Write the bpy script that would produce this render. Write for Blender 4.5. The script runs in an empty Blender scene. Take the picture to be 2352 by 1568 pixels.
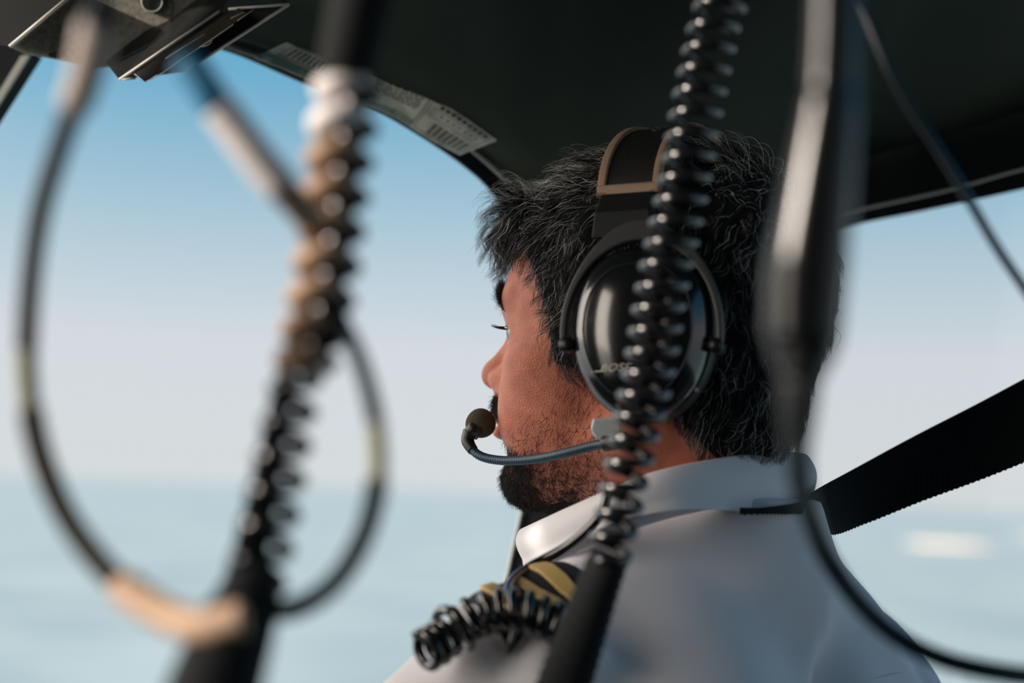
import bpy, math, random
import numpy as np
from mathutils import Vector, Matrix
from mathutils.bvhtree import BVHTree

rng = np.random.default_rng(7)
random.seed(7)
SC = bpy.context.scene
COL = SC.collection

# ------------------------------------------------------------------ camera
FPX = 50.0 / 36.0 * 2352.0
PITCH = math.radians(6.0)
ROLL = math.radians(2.05)
CAM = np.array([0.0, 0.0, 1.2])
F_ = np.array([0.0, math.cos(PITCH), math.sin(PITCH)])
R0 = np.array([1.0, 0.0, 0.0])
U0 = np.array([0.0, -math.sin(PITCH), math.cos(PITCH)])
R_ = R0 * math.cos(ROLL) + U0 * math.sin(ROLL)
U_ = U0 * math.cos(ROLL) - R0 * math.sin(ROLL)


def P(px, py, d):
    """point of the cabin seen at a pixel of the photograph, at depth d (metres)"""
    return CAM + R_ * ((px - 1176.0) / FPX * d) + U_ * (-(py - 784.0) / FPX * d) + F_ * d


cam_data = bpy.data.cameras.new("camera")
cam_data.lens = 50
cam_data.sensor_width = 36
cam_data.clip_start = 0.02
cam_data.clip_end = 200000
cam_data.dof.use_dof = True
cam_data.dof.focus_distance = 0.93
cam_data.dof.aperture_fstop = 2.8
cam = bpy.data.objects.new("camera", cam_data)
COL.objects.link(cam)
m = Matrix(((R_[0], U_[0], -F_[0], CAM[0]), (R_[1], U_[1], -F_[1], CAM[1]), (R_[2], U_[2], -F_[2], CAM[2]), (0, 0, 0, 1)))
cam.matrix_world = m
SC.camera = cam

# ------------------------------------------------------------------ materials
def mat(name, base, rough=0.5, metal=0.0, spec=0.5, bump=None, noise=None, sss=0.0, coat=0.0, sheen=0.0, alpha=None):
    """bump=(scale,strength,dist)  noise=(scale, other colour, lo, hi)"""
    M = bpy.data.materials.new(name)
    M.use_nodes = True
    nt = M.node_tree
    b = nt.nodes["Principled BSDF"]
    b.inputs["Base Color"].default_value = (*base, 1)
    b.inputs["Roughness"].default_value = rough
    b.inputs["Metallic"].default_value = metal
    b.inputs["Specular IOR Level"].default_value = spec
    if sss:
        b.inputs["Subsurface Weight"].default_value = sss
        b.inputs["Subsurface Radius"].default_value = (0.9, 0.35, 0.2)
        b.inputs["Subsurface Scale"].default_value = 0.006
    if coat:
        b.inputs["Coat Weight"].default_value = coat
        b.inputs["Coat Roughness"].default_value = 0.15
    if sheen:
        b.inputs["Sheen Weight"].default_value = sheen
        b.inputs["Sheen Roughness"].default_value = 0.4
    tc = nt.nodes.new("ShaderNodeTexCoord")
    if noise:
        n = nt.nodes.new("ShaderNodeTexNoise")
        n.inputs["Scale"].default_value = noise[0]
        n.inputs["Detail"].default_value = 5
        nt.links.new(tc.outputs["Object"], n.inputs["Vector"])
        r = nt.nodes.new("ShaderNodeValToRGB")
        r.color_ramp.elements[0].position = noise[2]
        r.color_ramp.elements[1].position = noise[3]
        r.color_ramp.elements[0].color = (*base, 1)
        r.color_ramp.elements[1].color = (*noise[1], 1)
        nt.links.new(n.outputs["Fac"], r.inputs["Fac"])
        nt.links.new(r.outputs["Color"], b.inputs["Base Color"])
    if bump:
        n2 = nt.nodes.new("ShaderNodeTexNoise")
        n2.inputs["Scale"].default_value = bump[0]
        n2.inputs["Detail"].default_value = 4
        nt.links.new(tc.outputs["Object"], n2.inputs["Vector"])
        bp = nt.nodes.new("ShaderNodeBump")
        bp.inputs["Strength"].default_value = bump[1]
        bp.inputs["Distance"].default_value = bump[2]
        nt.links.new(n2.outputs["Fac"], bp.inputs["Height"])
        nt.links.new(bp.outputs["Normal"], b.inputs["Normal"])
    return M


M_SKIN = mat("skin", (0.62, 0.195, 0.105), 0.42, bump=(1100, 1.0, 0.0012), noise=(70, (0.46, 0.12, 0.065), 0.35, 0.7), sheen=0.25, sss=0.25)
M_LINER = mat("headliner", (0.030, 0.036, 0.026), 0.95, bump=(1500, 0.5, 0.001), noise=(6, (0.018, 0.027, 0.024), 0.3, 0.7), spec=0.1)
M_FELT = mat("felt", (0.34, 0.32, 0.27), 0.95, bump=(1300, 0.9, 0.002), noise=(260, (0.22, 0.22, 0.19), 0.4, 0.62), spec=0.1, sheen=0.3)
M_RUBBER = mat("black_rubber", (0.006, 0.008, 0.009), 0.42)
M_SLIDER = mat("slider_black", (0.005, 0.007, 0.008), 0.6, spec=0.2)
M_CORD = mat("cord_black", (0.006, 0.007, 0.008), 0.15, spec=1.0)
M_CORDSOFT = mat("cord_soft", (0.005, 0.007, 0.008), 0.75, spec=0.2)
M_FRAME = mat("frame_dark", (0.010, 0.013, 0.014), 0.9, spec=0.1)
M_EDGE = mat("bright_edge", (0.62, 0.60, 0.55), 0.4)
M_EDGE2 = mat("dull_edge", (0.30, 0.31, 0.28), 0.5)
M_BOX = mat("console_black", (0.010, 0.012, 0.012), 0.38)
M_BROWN = mat("console_brown", (0.035, 0.028, 0.022), 0.35, noise=(30, (0.012, 0.012, 0.011), 0.4, 0.6))
M_GLOSS = mat("shell_gloss", (0.008, 0.010, 0.012), 0.16, spec=0.65, coat=0.3)
M_GREY = mat("headset_grey", (0.16, 0.18, 0.19), 0.38)
M_CLIP = mat("clip_grey", (0.42, 0.46, 0.48), 0.35)
M_YOKE = mat("yoke_grey", (0.045, 0.048, 0.05), 0.34, spec=0.6)
M_LEATHER = mat("leather", (0.008, 0.009, 0.010), 0.5, bump=(500, 0.3, 0.001))
M_PIPING = mat("tan_trim", (0.34, 0.22, 0.15), 0.6)
M_LOGO = mat("logo_silver", (0.65, 0.60, 0.52), 0.4)
M_BOOM = mat("boom_rubber", (0.010, 0.040, 0.070), 0.45, spec=0.4)
M_FOAM = mat("mic_foam", (0.075, 0.072, 0.050), 0.95, bump=(2500, 0.8, 0.0008), spec=0.1)
M_WEB = mat("webbing", (0.007, 0.009, 0.009), 0.85, bump=(700, 0.6, 0.001), spec=0.15)
M_GOLD = mat("gold_braid", (0.62, 0.43, 0.16), 0.5, bump=(900, 0.5, 0.001))
M_NAVY = mat("epaulette_navy", (0.010, 0.014, 0.024), 0.8)
M_EYE = mat("eyeball", (0.30, 0.25, 0.22), 0.12)
M_IRIS = mat("iris", (0.05, 0.03, 0.02), 0.1)
M_PAPER = mat("placard_paper", (0.62, 0.66, 0.56), 0.5, noise=(60, (0.40, 0.46, 0.40), 0.45, 0.6))
M_INK = mat("placard_ink", (0.035, 0.045, 0.042), 0.6)
M_TEAL = mat("placard_backing", (0.09, 0.18, 0.16), 0.5, noise=(90, (0.24, 0.33, 0.28), 0.5, 0.65))
M_SUN_TAN = mat("cord_sunlit_tan", (0.38, 0.24, 0.15), 0.5)  # sunlit tone of the dark cord, painted as colour
M_SUN_TANLIGHT = mat("cable_sunlit_tan", (0.56, 0.38, 0.26), 0.55)  # sun on the loop cable's lower end, put into the colour
M_SUN_WHITE = mat("cord_sunlit_white", (0.80, 0.75, 0.74), 0.45)  # direct sun on cord and strap, painted white
M_SUN_PALE = mat("cable_sunlit_pale", (0.50, 0.43, 0.39), 0.5)  # lit upper end of the loop cable, painted pale
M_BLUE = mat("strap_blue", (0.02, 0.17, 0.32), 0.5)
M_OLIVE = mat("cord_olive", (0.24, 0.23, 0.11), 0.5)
M_DKCORD = mat("cord_brown", (0.035, 0.033, 0.026), 0.65, spec=0.25)
M_PLUG = mat("plug_black", (0.005, 0.006, 0.007), 0.24, spec=0.4)
M_CABLE = mat("cable_blueblack", (0.005, 0.018, 0.026), 0.65, spec=0.2)
M_SAND = mat("island_sand", (0.95, 0.74, 0.56), 0.9, noise=(0.002, (0.85, 0.66, 0.55), 0.4, 0.6))
M_FLOOR = mat("floor_dark", (0.02, 0.022, 0.022), 0.8)


def shirt_material():
    M = mat("shirt_cotton", (0.70, 0.69, 0.72), 0.85, spec=0.2, sheen=0.2)
    nt = M.node_tree
    b = nt.nodes["Principled BSDF"]
    tc = nt.nodes.new("ShaderNodeTexCoord")
    w1 = nt.nodes.new("ShaderNodeTexWave"); w1.inputs["Scale"].default_value = 420
    w2 = nt.nodes.new("ShaderNodeTexWave"); w2.bands_direction = "Z"; w2.inputs["Scale"].default_value = 420
    ad = nt.nodes.new("ShaderNodeMath")
    bp = nt.nodes.new("ShaderNodeBump"); bp.inputs["Strength"].default_value = 0.12; bp.inputs["Distance"].default_value = 0.0004
    nt.links.new(tc.outputs["Object"], w1.inputs["Vector"]); nt.links.new(tc.outputs["Object"], w2.inputs["Vector"])
    nt.links.new(w1.outputs["Fac"], ad.inputs[0]); nt.links.new(w2.outputs["Fac"], ad.inputs[1])
    nt.links.new(ad.outputs[0], bp.inputs["Height"]); nt.links.new(bp.outputs["Normal"], b.inputs["Normal"])
    return M


M_SHIRT = shirt_material()


def hair_material(name, dark, grey, share, rough=0.35):
    M = bpy.data.materials.new(name); M.use_nodes = True
    nt = M.node_tree
    b = nt.nodes["Principled BSDF"]
    b.inputs["Roughness"].default_value = rough
    b.inputs["Specular IOR Level"].default_value = 0.2
    ci = nt.nodes.new("ShaderNodeHairInfo")
    r = nt.nodes.new("ShaderNodeValToRGB")
    r.color_ramp.elements[0].position = 1 - share - 0.05
    r.color_ramp.elements[0].color = (*dark, 1)
    r.color_ramp.elements[1].position = 1.0
    r.color_ramp.elements[1].color = (*grey, 1)
    nt.links.new(ci.outputs["Random"], r.inputs["Fac"])
    nt.links.new(r.outputs["Color"], b.inputs["Base Color"])
    return M


M_HAIR = hair_material("hair_salt_pepper", (0.004, 0.005, 0.006), (0.95, 0.95, 0.93), 0.12)
M_HAIRGREY = hair_material("hair_grey", (0.05, 0.05, 0.05), (0.95, 0.95, 0.92), 0.7)
M_BEARD = hair_material("beard_black", (0.008, 0.007, 0.007), (0.05, 0.045, 0.04), 0.10, 0.6)
M_SCALP = mat("hair_undercoat", (0.006, 0.007, 0.008), 0.8, bump=(500, 1.0, 0.003), spec=0.2)

# ------------------------------------------------------------------ object helpers
def mesh_obj(name, V, Fc, material, parent=None, smooth=True, kind=None, label=None, cat=None, group=None):
    me = bpy.data.meshes.new(name)
    V = np.asarray(V, dtype=np.float32).reshape(-1, 3)
    if isinstance(Fc, np.ndarray):
        n, k = Fc.shape
        me.vertices.add(len(V)); me.vertices.foreach_set("co", V.ravel())
        me.loops.add(n * k); me.loops.foreach_set("vertex_index", Fc.astype(np.int32).ravel())
        me.polygons.add(n); me.polygons.foreach_set("loop_start", np.arange(0, n * k, k, dtype=np.int32))
        me.update(calc_edges=True); me.validate()
    else:
        me.from_pydata([tuple(map(float, v)) for v in V], [], Fc)
        me.update()
    if smooth:
        me.polygons.foreach_set("use_smooth", [True] * len(me.polygons))
    me.materials.append(material)
    o = bpy.data.objects.new(name, me)
    COL.objects.link(o)
    if parent is not None:
        o.parent = parent
        o.matrix_parent_inverse = Matrix.Translation(-parent.location)
    tag(o, label, cat, group, kind)
    return o


def tag(o, label=None, cat=None, group=None, kind=None):
    if label: o["label"] = label
    if cat: o["category"] = cat
    if group: o["group"] = group
    if kind: o["kind"] = kind
    return o


def empty(name, loc, label, cat, group=None):
    o = bpy.data.objects.new(name, None)
    o.empty_display_size = 0.02
    o.location = Vector([float(c) for c in loc])
    COL.objects.link(o)
    return tag(o, label, cat, group)


def spline(pts, n):
    """Catmull-Rom through pts, n samples, arc-length spaced"""
    p = np.asarray(pts, float)
    if len(p) < 3:
        t = np.linspace(0, 1, n)[:, None]
        return p[0] * (1 - t) + p[-1] * t
    q = np.vstack([2 * p[0] - p[1], p, 2 * p[-1] - p[-2]])
    out = []
    for i in range(len(p) - 1):
        a, b, c, d = q[i], q[i + 1], q[i + 2], q[i + 3]
        for t in np.linspace(0, 1, 24, endpoint=False):
            out.append(0.5 * ((2 * b) + (-a + c) * t + (2 * a - 5 * b + 4 * c - d) * t * t + (-a + 3 * b - 3 * c + d) * t ** 3))
    out.append(p[-1])
    out = np.array(out)
    s = np.concatenate([[0], np.cumsum(np.linalg.norm(np.diff(out[:, :3], axis=0), axis=1))])
    u = np.linspace(0, s[-1], n)
    return np.stack([np.interp(u, s, out[:, k]) for k in range(out.shape[1])], 1)


def frames(path):
    T = np.gradient(path, axis=0); T /= np.linalg.norm(T, axis=1)[:, None] + 1e-12
    N = np.zeros_like(path)
    a = np.array([0, 0, 1.0]) if abs(T[0][2]) < 0.9 else np.array([1.0, 0, 0])
    n = a - T[0] * np.dot(a, T[0]); n /= np.linalg.norm(n); N[0] = n
    for i in range(1, len(path)):
        n = N[i - 1] - T[i] * np.dot(N[i - 1], T[i]); n /= np.linalg.norm(n) + 1e-12; N[i] = n
    return T, N, np.cross(T, N)


def tube_data(path, rad, seg=12, caps=True):
    path = np.asarray(path, float)
    rad = np.broadcast_to(np.asarray(rad, float), (len(path),))
    T, N, B = frames(path)
    a = np.linspace(0, 2 * np.pi, seg, endpoint=False)
    V = path[:, None, :] + rad[:, None, None] * (np.cos(a)[None, :, None] * N[:, None, :] + np.sin(a)[None, :, None] * B[:, None, :])
    n = len(path)
    i = np.arange(n - 1)[:, None] * seg; j = np.arange(seg)[None, :]; j2 = (j + 1) % seg
    Fq = np.stack([i + j, i + j2, i + seg + j2, i + seg + j], -1).reshape(-1, 4)
    V = V.reshape(-1, 3)
    if caps:
        c0, c1 = len(V), len(V) + 1
        V = np.vstack([V, path[0], path[-1]])
        jj = np.arange(seg); kk = (jj + 1) % seg
        f0 = np.stack([jj * 0 + c0, kk, jj, jj * 0 + c0], 1)
        f1 = np.stack([jj * 0 + c1, (n - 1) * seg + jj, (n - 1) * seg + kk, jj * 0 + c1], 1)
        faces = [tuple(f) for f in Fq.tolist()] + [tuple(f[:3]) for f in f0.tolist()] + [tuple(f[:3]) for f in f1.tolist()]
        return V, faces
    return V, Fq


def tube(name, path, rad, material, parent=None, seg=12, **kw):
    V, Fc = tube_data(path, rad, seg)
    return mesh_obj(name, V, Fc, material, parent, **kw)


def helix(path, R, pitch, phase=0.0, sub=20):
    """helix round a path; R and pitch may vary along it (callables of 0..1)"""
    path = np.asarray(path, float)
    s = np.concatenate([[0], np.cumsum(np.linalg.norm(np.diff(path, axis=0), axis=1))])
    L = s[-1]
    T, N, B = frames(path)
    Rf = R if callable(R) else (lambda t: R)
    pf = pitch if callable(pitch) else (lambda t: pitch)
    u, ang, out = 0.0, phase, []
    while u <= L:
        t = u / L
        c = np.array([np.interp(u, s, path[:, k]) for k in range(3)])
        n = np.array([np.interp(u, s, N[:, k]) for k in range(3)])
        b = np.array([np.interp(u, s, B[:, k]) for k in range(3)])
        out.append(c + Rf(t) * (math.cos(ang) * n + math.sin(ang) * b))
        ang += 2 * math.pi / sub
        u += pf(t) / sub
    return np.array(out)


def slab(name, outline, thick, direction, material, parent=None, **kw):
    """closed polygon given as 3D points, given a thickness along direction"""
    o = np.asarray(outline, float); n = len(o)
    d = np.asarray(direction, float) * thick
    V = np.vstack([o, o + d])
    Fc = [tuple(range(n)), tuple(reversed(range(n, 2 * n)))]
    Fc += [(i, i + n, (i + 1) % n + n, (i + 1) % n) for i in range(n)]
    kw.setdefault("smooth", False)
    return mesh_obj(name, V, Fc, material, parent, **kw)


def strip(name, A, B, thick, direction, material, parent=None, **kw):
    """band between two equal-length 3D polylines, given thickness"""
    A = np.asarray(A, float); B = np.asarray(B, float); n = len(A)
    d = np.asarray(direction, float)
    if d.ndim == 1: d = np.broadcast_to(d, A.shape)
    d = d * thick
    V = np.vstack([A, B, B + d, A + d])
    Fc = []
    for i in range(n - 1):
        for a, b in ((0, 1), (1, 2), (2, 3), (3, 0)):
            Fc.append((a * n + i, a * n + i + 1, b * n + i + 1, b * n + i))
    Fc += [(0, n, 2 * n, 3 * n), (4 * n - 1, 3 * n - 1, 2 * n - 1, n - 1)]
    kw.setdefault("smooth", False)
    return mesh_obj(name, V, Fc, material, parent, **kw)


# ------------------------------------------------------------------ implicit surfaces
def smin(a, b, k):
    h = np.clip(0.5 + 0.5 * (b - a) / k, 0, 1)
    return b * (1 - h) + a * h - k * h * (1 - h)


def smax(a, b, k):
    return -smin(-a, -b, k)


def ell(p, c, r):
    q0, q1, q2 = (p[0] - c[0]), (p[1] - c[1]), (p[2] - c[2])
    k0 = np.sqrt((q0 / r[0]) ** 2 + (q1 / r[1]) ** 2 + (q2 / r[2]) ** 2)
    k1 = np.sqrt((q0 / r[0] ** 2) ** 2 + (q1 / r[1] ** 2) ** 2 + (q2 / r[2] ** 2) ** 2) + 1e-9
    return k0 * (k0 - 1) / k1


def cone(p, a, b, ra, rb):
    ba = [b[i] - a[i] for i in range(3)]
    L2 = sum(x * x for x in ba)
    pa = [p[i] - a[i] for i in range(3)]
    h = np.clip((pa[0] * ba[0] + pa[1] * ba[1] + pa[2] * ba[2]) / L2, 0, 1)
    return np.sqrt(sum((pa[i] - h * ba[i]) ** 2 for i in range(3))) - (ra + (rb - ra) * h)


def surface_nets(F, axes):
    nx, ny, nz = F.shape
    F = F.astype(np.float32)
    ins = F < 0
    S = np.zeros((nx - 1, ny - 1, nz - 1, 3), np.float32)
    C = np.zeros((nx - 1, ny - 1, nz - 1), np.float32)
    I = np.indices(F.shape, dtype=np.float32)
    edges = []
    for ax in range(3):
        lo = [slice(None)] * 3; hi = [slice(None)] * 3
        lo[ax] = slice(0, -1); hi[ax] = slice(1, None)
        a, b = F[tuple(lo)], F[tuple(hi)]
        cr = ins[tuple(lo)] != ins[tuple(hi)]
        idx = np.argwhere(cr)
        fa, fb = a[cr], b[cr]
        t = fa / (fa - fb)
        pos = idx.astype(np.float32); pos[:, ax] += t
        edges.append((ax, idx, ins[tuple(lo)][cr]))
        o1, o2 = [k for k in range(3) if k != ax]
        for d1 in (0, -1):
            for d2 in (0, -1):
                c = idx.copy(); c[:, o1] += d1; c[:, o2] += d2
                ok = (c >= 0).all(1) & (c[:, 0] < nx - 1) & (c[:, 1] < ny - 1) & (c[:, 2] < nz - 1)
                c = c[ok]
                np.add.at(S, (c[:, 0], c[:, 1], c[:, 2]), pos[ok])
                np.add.at(C, (c[:, 0], c[:, 1], c[:, 2]), 1)
    del I
    act = C > 0
    ids = -np.ones(C.shape, np.int64); ids[act] = np.arange(act.sum())
    vp = S[act] / C[act][:, None]
    V = np.stack([np.interp(vp[:, k], np.arange(len(axes[k])), axes[k]) for k in range(3)], 1)
    Q = []
    for ax, idx, sgn in edges:
        o1, o2 = [(1, 2), (2, 0), (0, 1)][ax]
        ok = (idx[:, o1] > 0) & (idx[:, o2] > 0) & (idx[:, o1] < C.shape[o1]) & (idx[:, o2] < C.shape[o2])
        idx, sgn = idx[ok], sgn[ok]
        def cid(d1, d2):
            c = idx.copy(); c[:, o1] += d1; c[:, o2] += d2
            return ids[c[:, 0], c[:, 1], c[:, 2]]
        q = np.stack([cid(-1, -1), cid(0, -1), cid(0, 0), cid(-1, 0)], 1)
        q[~sgn] = q[~sgn][:, ::-1]
        Q.append(q)
    Q = np.vstack(Q)
    return V, Q[(Q >= 0).all(1)]


def grid(ax):
    return np.meshgrid(*ax, indexing="ij", sparse=True)


def steps(spec):
    """[(start, stop, step), ...] joined"""
    out = []
    for a, b, s in spec:
        out.append(np.linspace(a, b, max(2, int(round((b - a) / s)) + 1))[:-1])
    return np.concatenate(out + [[spec[-1][1]]])


# head frame: x forward, y the pilot's left, z up
HYAW = math.radians(28)
HPITCH = math.radians(0)
HO = P(1503, 815, 0.95)
hf = np.array([-math.cos(HYAW), math.sin(HYAW), 0.0])
hf = hf * math.cos(HPITCH) + np.array([0, 0, math.sin(HPITCH)])
hl = np.cross([0, 0, 1.0], hf); hl /= np.linalg.norm(hl)
hu = np.cross(hf, hl)
HM = np.stack([hf, hl, hu], 1)
# torso frame
TYAW = math.radians(45)
TO = P(1625, 1180, 0.945)
tf = np.array([-math.cos(TYAW), math.sin(TYAW), 0.0])
tl = np.cross([0, 0, 1.0], tf); tu = np.array([0, 0, 1.0])
TM = np.stack([tf, tl, tu], 1)


def H(p):
    return np.asarray(p, float) @ HM.T + HO


def T2W(p):
    return np.asarray(p, float) @ TM.T + TO


NB = (P(1625, 1190, 0.94) - HO) @ HM
print("neck base in head frame", NB, "torso origin", (TO - HO) @ HM)


def head_sdf(p, fine=True):
    x, y, z = p
    w = np.clip((x - 0.03) / 0.05, 0, 1)
    x = x - 0.006 * w * w * (3 - 2 * w)
    p = (x, y, z)
    ya = np.abs(y)
    q = (x, ya, z)
    d = ell(p, (-0.010, 0, 0.038), (0.100, 0.076, 0.088))
    d = smin(d, ell(p, (0.034, 0, 0.025), (0.068, 0.062, 0.075)), 0.02)
    d = smin(d, ell(p, (0.048, 0, -0.035), (0.053, 0.047, 0.055)), 0.02)
    d = smin(d, ell(q, (0.052, 0.044, -0.008), (0.026, 0.024, 0.016)), 0.018)     # cheekbone
    d = smin(d, ell(q, (0.053, 0.034, -0.042), (0.035, 0.026, 0.040)), 0.02)      # cheek
    d = smin(d, ell(p, (0.028, 0, -0.052), (0.052, 0.050, 0.044)), 0.015)
    d = smin(d, cone(q, (-0.004, 0.046, -0.055), (0.072, 0.014, -0.088), 0.016, 0.016), 0.018)
    d = smin(d, ell(p, (0.083, 0, -0.086), (0.017, 0.022, 0.016)), 0.014)         # chin
    d = smin(d, cone(q, (0.092, 0.010, 0.036), (0.077, 0.042, 0.036), 0.0095, 0.008), 0.010)  # brow
    # eye socket
    d = smax(d, -ell(q, (0.100, 0.037, 0.0105), (0.020, 0.021, 0.0125)), 0.012)
    d = smin(d, ell(q, (0.0735, 0.036, 0.013), (0.0138, 0.0145, 0.0138)), 0.004)   # lids
    d = smax(d, -ell(q, (0.086, 0.043, 0.0110), (0.012, 0.012, 0.0050)), 0.001)  # lid opening
    # nose
    n = cone(p, (0.090, 0, 0.020), (0.113, 0, -0.009), 0.0060, 0.0078)
    n = smin(n, ell(p, (0.1135, 0, -0.0135), (0.0105, 0.0105, 0.0095)), 0.006)
    n = smin(n, cone(q, (0.085, 0.006, 0.006), (0.100, 0.011, -0.015), 0.004, 0.007), 0.008)
    n = smin(n, ell(q, (0.1025, 0.0125, -0.0175), (0.010, 0.0065, 0.0075)), 0.005)
    d = smin(d, n, 0.008)
    d = smax(d, -ell(q, (0.1065, 0.0072, -0.0262), (0.0062, 0.0035, 0.0055)), 0.002)
    # lips
    d = smin(d, ell(p, (0.099, 0, -0.034), (0.009, 0.022, 0.012)), 0.010)
    d = smin(d, ell(p, (0.1045, 0, -0.0430), (0.0078, 0.021, 0.0048)), 0.005)
    d = smin(d, ell(p, (0.1025, 0, -0.0535), (0.0080, 0.018, 0.0055)), 0.005)
    d = smax(d, -ell(p, (0.1095, 0, -0.0482), (0.006, 0.024, 0.0012)), 0.0015)
    # ears
    e = ell(q, (-0.012, 0.078, 0.006), (0.017, 0.008, 0.030))
    e = smax(e, -ell(q, (-0.010, 0.087, 0.008), (0.011, 0.006, 0.021)), 0.004)
    d = smin(d, e, 0.006)
    # neck
    nk = cone(p, (-0.020, 0, -0.03), tuple(NB), 0.055, 0.055)
    nk = smin(nk, cone(q, (-0.015, 0.046, -0.035), (NB[0] + 0.045, 0.018, NB[2]), 0.015, 0.012), 0.02)
    nk = smin(nk, ell(p, (0.030, 0, -0.120), (0.014, 0.014, 0.018)), 0.015)
    d = smin(d, nk, 0.022)
    return d


def torso_sdf(p, off=0.0):
    x, y, z = p
    z = z + 0.022 * np.clip((-y - 0.04) / 0.14, 0, 1)
    q = (x, np.abs(y), z)
    d = ell(p, (0.01, 0, -0.27), (0.118, 0.175, 0.25))
    d = smin(d, cone(q, (-0.010, 0.01, -0.035), (-0.005, 0.160, -0.098), 0.060, 0.050), 0.05)
    d = smin(d, ell(q, (0.0, 0.185, -0.135), (0.058, 0.058, 0.075)), 0.04)
    d = smin(d, cone(q, (0.0, 0.200, -0.15), (0.04, 0.235, -0.40), 0.054, 0.046), 0.03)
    d = smin(d, ell(q, (-0.060, 0.085, -0.17), (0.050, 0.085, 0.11)), 0.04)
    return d - off


# ---- person: skin body
def to_torso(p):
    w = [HM[i, 0] * p[0] + HM[i, 1] * p[1] + HM[i, 2] * p[2] + HO[i] - TO[i] for i in range(3)]
    return [TM[0, k] * w[0] + TM[1, k] * w[1] + TM[2, k] * w[2] for k in range(3)]


axb = [steps([(-0.34, -0.12, 0.012), (-0.12, 0.05, 0.0032), (0.05, 0.135, 0.0014), (0.135, 0.30, 0.012)]),
       steps([(-0.32, -0.09, 0.012), (-0.09, 0.0, 0.0032), (0.0, 0.09, 0.0018), (0.09, 0.32, 0.012)]),
       steps([(-0.62, -0.18, 0.012), (-0.18, -0.11, 0.004), (-0.11, 0.05, 0.0016), (0.05, 0.14, 0.003)])]
g = grid(axb)
Fb = head_sdf(g)
Ft = torso_sdf(to_torso(g), -0.012)
Fb = smin(Fb, Ft, 0.01)
Fb[0], Fb[-1], Fb[:, 0], Fb[:, -1], Fb[:, :, 0] = 1, 1, 1, 1, 1
Vb, Qb = surface_nets(Fb, axb)
del Fb, Ft
body = mesh_obj("person", H(Vb), Qb, M_SKIN, label="man in white pilot shirt and headset facing away to the left", cat="person")
Vb_local = Vb

# ---- eyes
for sy, nm in ((1, "eye"), (-1, "eye")):
    uu, vv = np.meshgrid(np.linspace(0, 2 * np.pi, 25)[:-1], np.linspace(0, np.pi, 15), indexing="ij")
    pts = np.stack([np.cos(vv), np.sin(vv) * np.cos(uu), np.sin(vv) * np.sin(uu)], -1) * 0.0122 + np.array([0.0798, sy * 0.036, 0.013])
    V = pts.reshape(-1, 3)
    Fc = [(i * 15 + j, ((i + 1) % 24) * 15 + j, ((i + 1) % 24) * 15 + j + 1, i * 15 + j + 1) for i in range(24) for j in range(14)]
    e = mesh_obj(nm, H(V), Fc, M_EYE, body)
    e.data.materials.append(M_IRIS)
    for pl in e.data.polygons:
        c = np.mean([V[i] for i in pl.vertices], 0)
        if c[0] - 0.0798 > 0.0070: pl.material_index = 1

# ------------------------------------------------------------------ hair
def lump(x, y, z, s, ph=0.0):
    return (np.sin(x * s + 1.3 + ph) * np.cos(y * s * 1.1 + 0.7) + np.sin(z * s * 0.9 + x * s * 0.6 + 2.1 + ph) * np.sin(y * s * 0.8 + 1.9)
            + 0.6 * np.sin(y * s * 1.7 + z * s * 1.3 + ph) * np.cos(x * s * 1.9 + 0.3)) / 2.2


HZ = np.array([-0.10, -0.075, -0.03, -0.012, 0.0, 0.03, 0.05, 0.074, 0.085, 0.2])
HFX = np.array([-0.085, -0.060, -0.030, 0.040, 0.042, 0.048, 0.060, 0.080, 0.20, 0.20])


def hair_region(x, y, z):
    """negative inside the hair-bearing scalp"""
    fx = np.interp(z, HZ, HFX)
    a = (x - fx) * 0.7
    b = (-0.080 - z)
    return np.maximum(a, b)


def hair_sdf(p):
    x, y, z = p
    off = np.interp(z, [-0.09, -0.02, 0.05, 0.11, 0.14], [0.003, 0.005, 0.009, 0.011, 0.010])
    off = off + 0.0028 * lump(x, y, z, 75) + 0.0012 * lump(x, y, z, 190, 1.0)
    d = ell(p, (-0.010, 0, 0.038), (0.100, 0.076, 0.088))
    d = smin(d, ell(p, (0.034, 0, 0.025), (0.068, 0.062, 0.075)), 0.02)
    d = smin(d, ell(p, (-0.035, 0, -0.02), (0.058, 0.058, 0.07)), 0.02)
    d = smin(d, ell((x, np.abs(y), z), (0.02, 0.050, -0.005), (0.03, 0.018, 0.03)), 0.02)
    d = d - off
    q = smin(ell(p, (0.084, 0.014, 0.092), (0.020, 0.036, 0.018)), ell(p, (0.100, 0.016, 0.078), (0.010, 0.026, 0.013)), 0.01) - 0.002 * lump(x, y, z, 120, 2)
    return smin(smax(d, hair_region(x, y, z), 0.006), q, 0.010)


axh = [steps([(-0.135, 0.130, 0.0026)]), steps([(-0.105, 0.105, 0.0026)]), steps([(-0.10, 0.155, 0.0026)])]
Fh = hair_sdf(grid(axh))
Fh = Fh + 0 * (Fh)
Fh[0], Fh[-1], Fh[:, 0], Fh[:, -1], Fh[:, :, 0], Fh[:, :, -1] = 1, 1, 1, 1, 1, 1
Vh, Qh = surface_nets(Fh, axh)
hair = mesh_obj("hair", H(Vh), Qh, M_SCALP, body, label="short wavy dark hair going grey")


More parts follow.
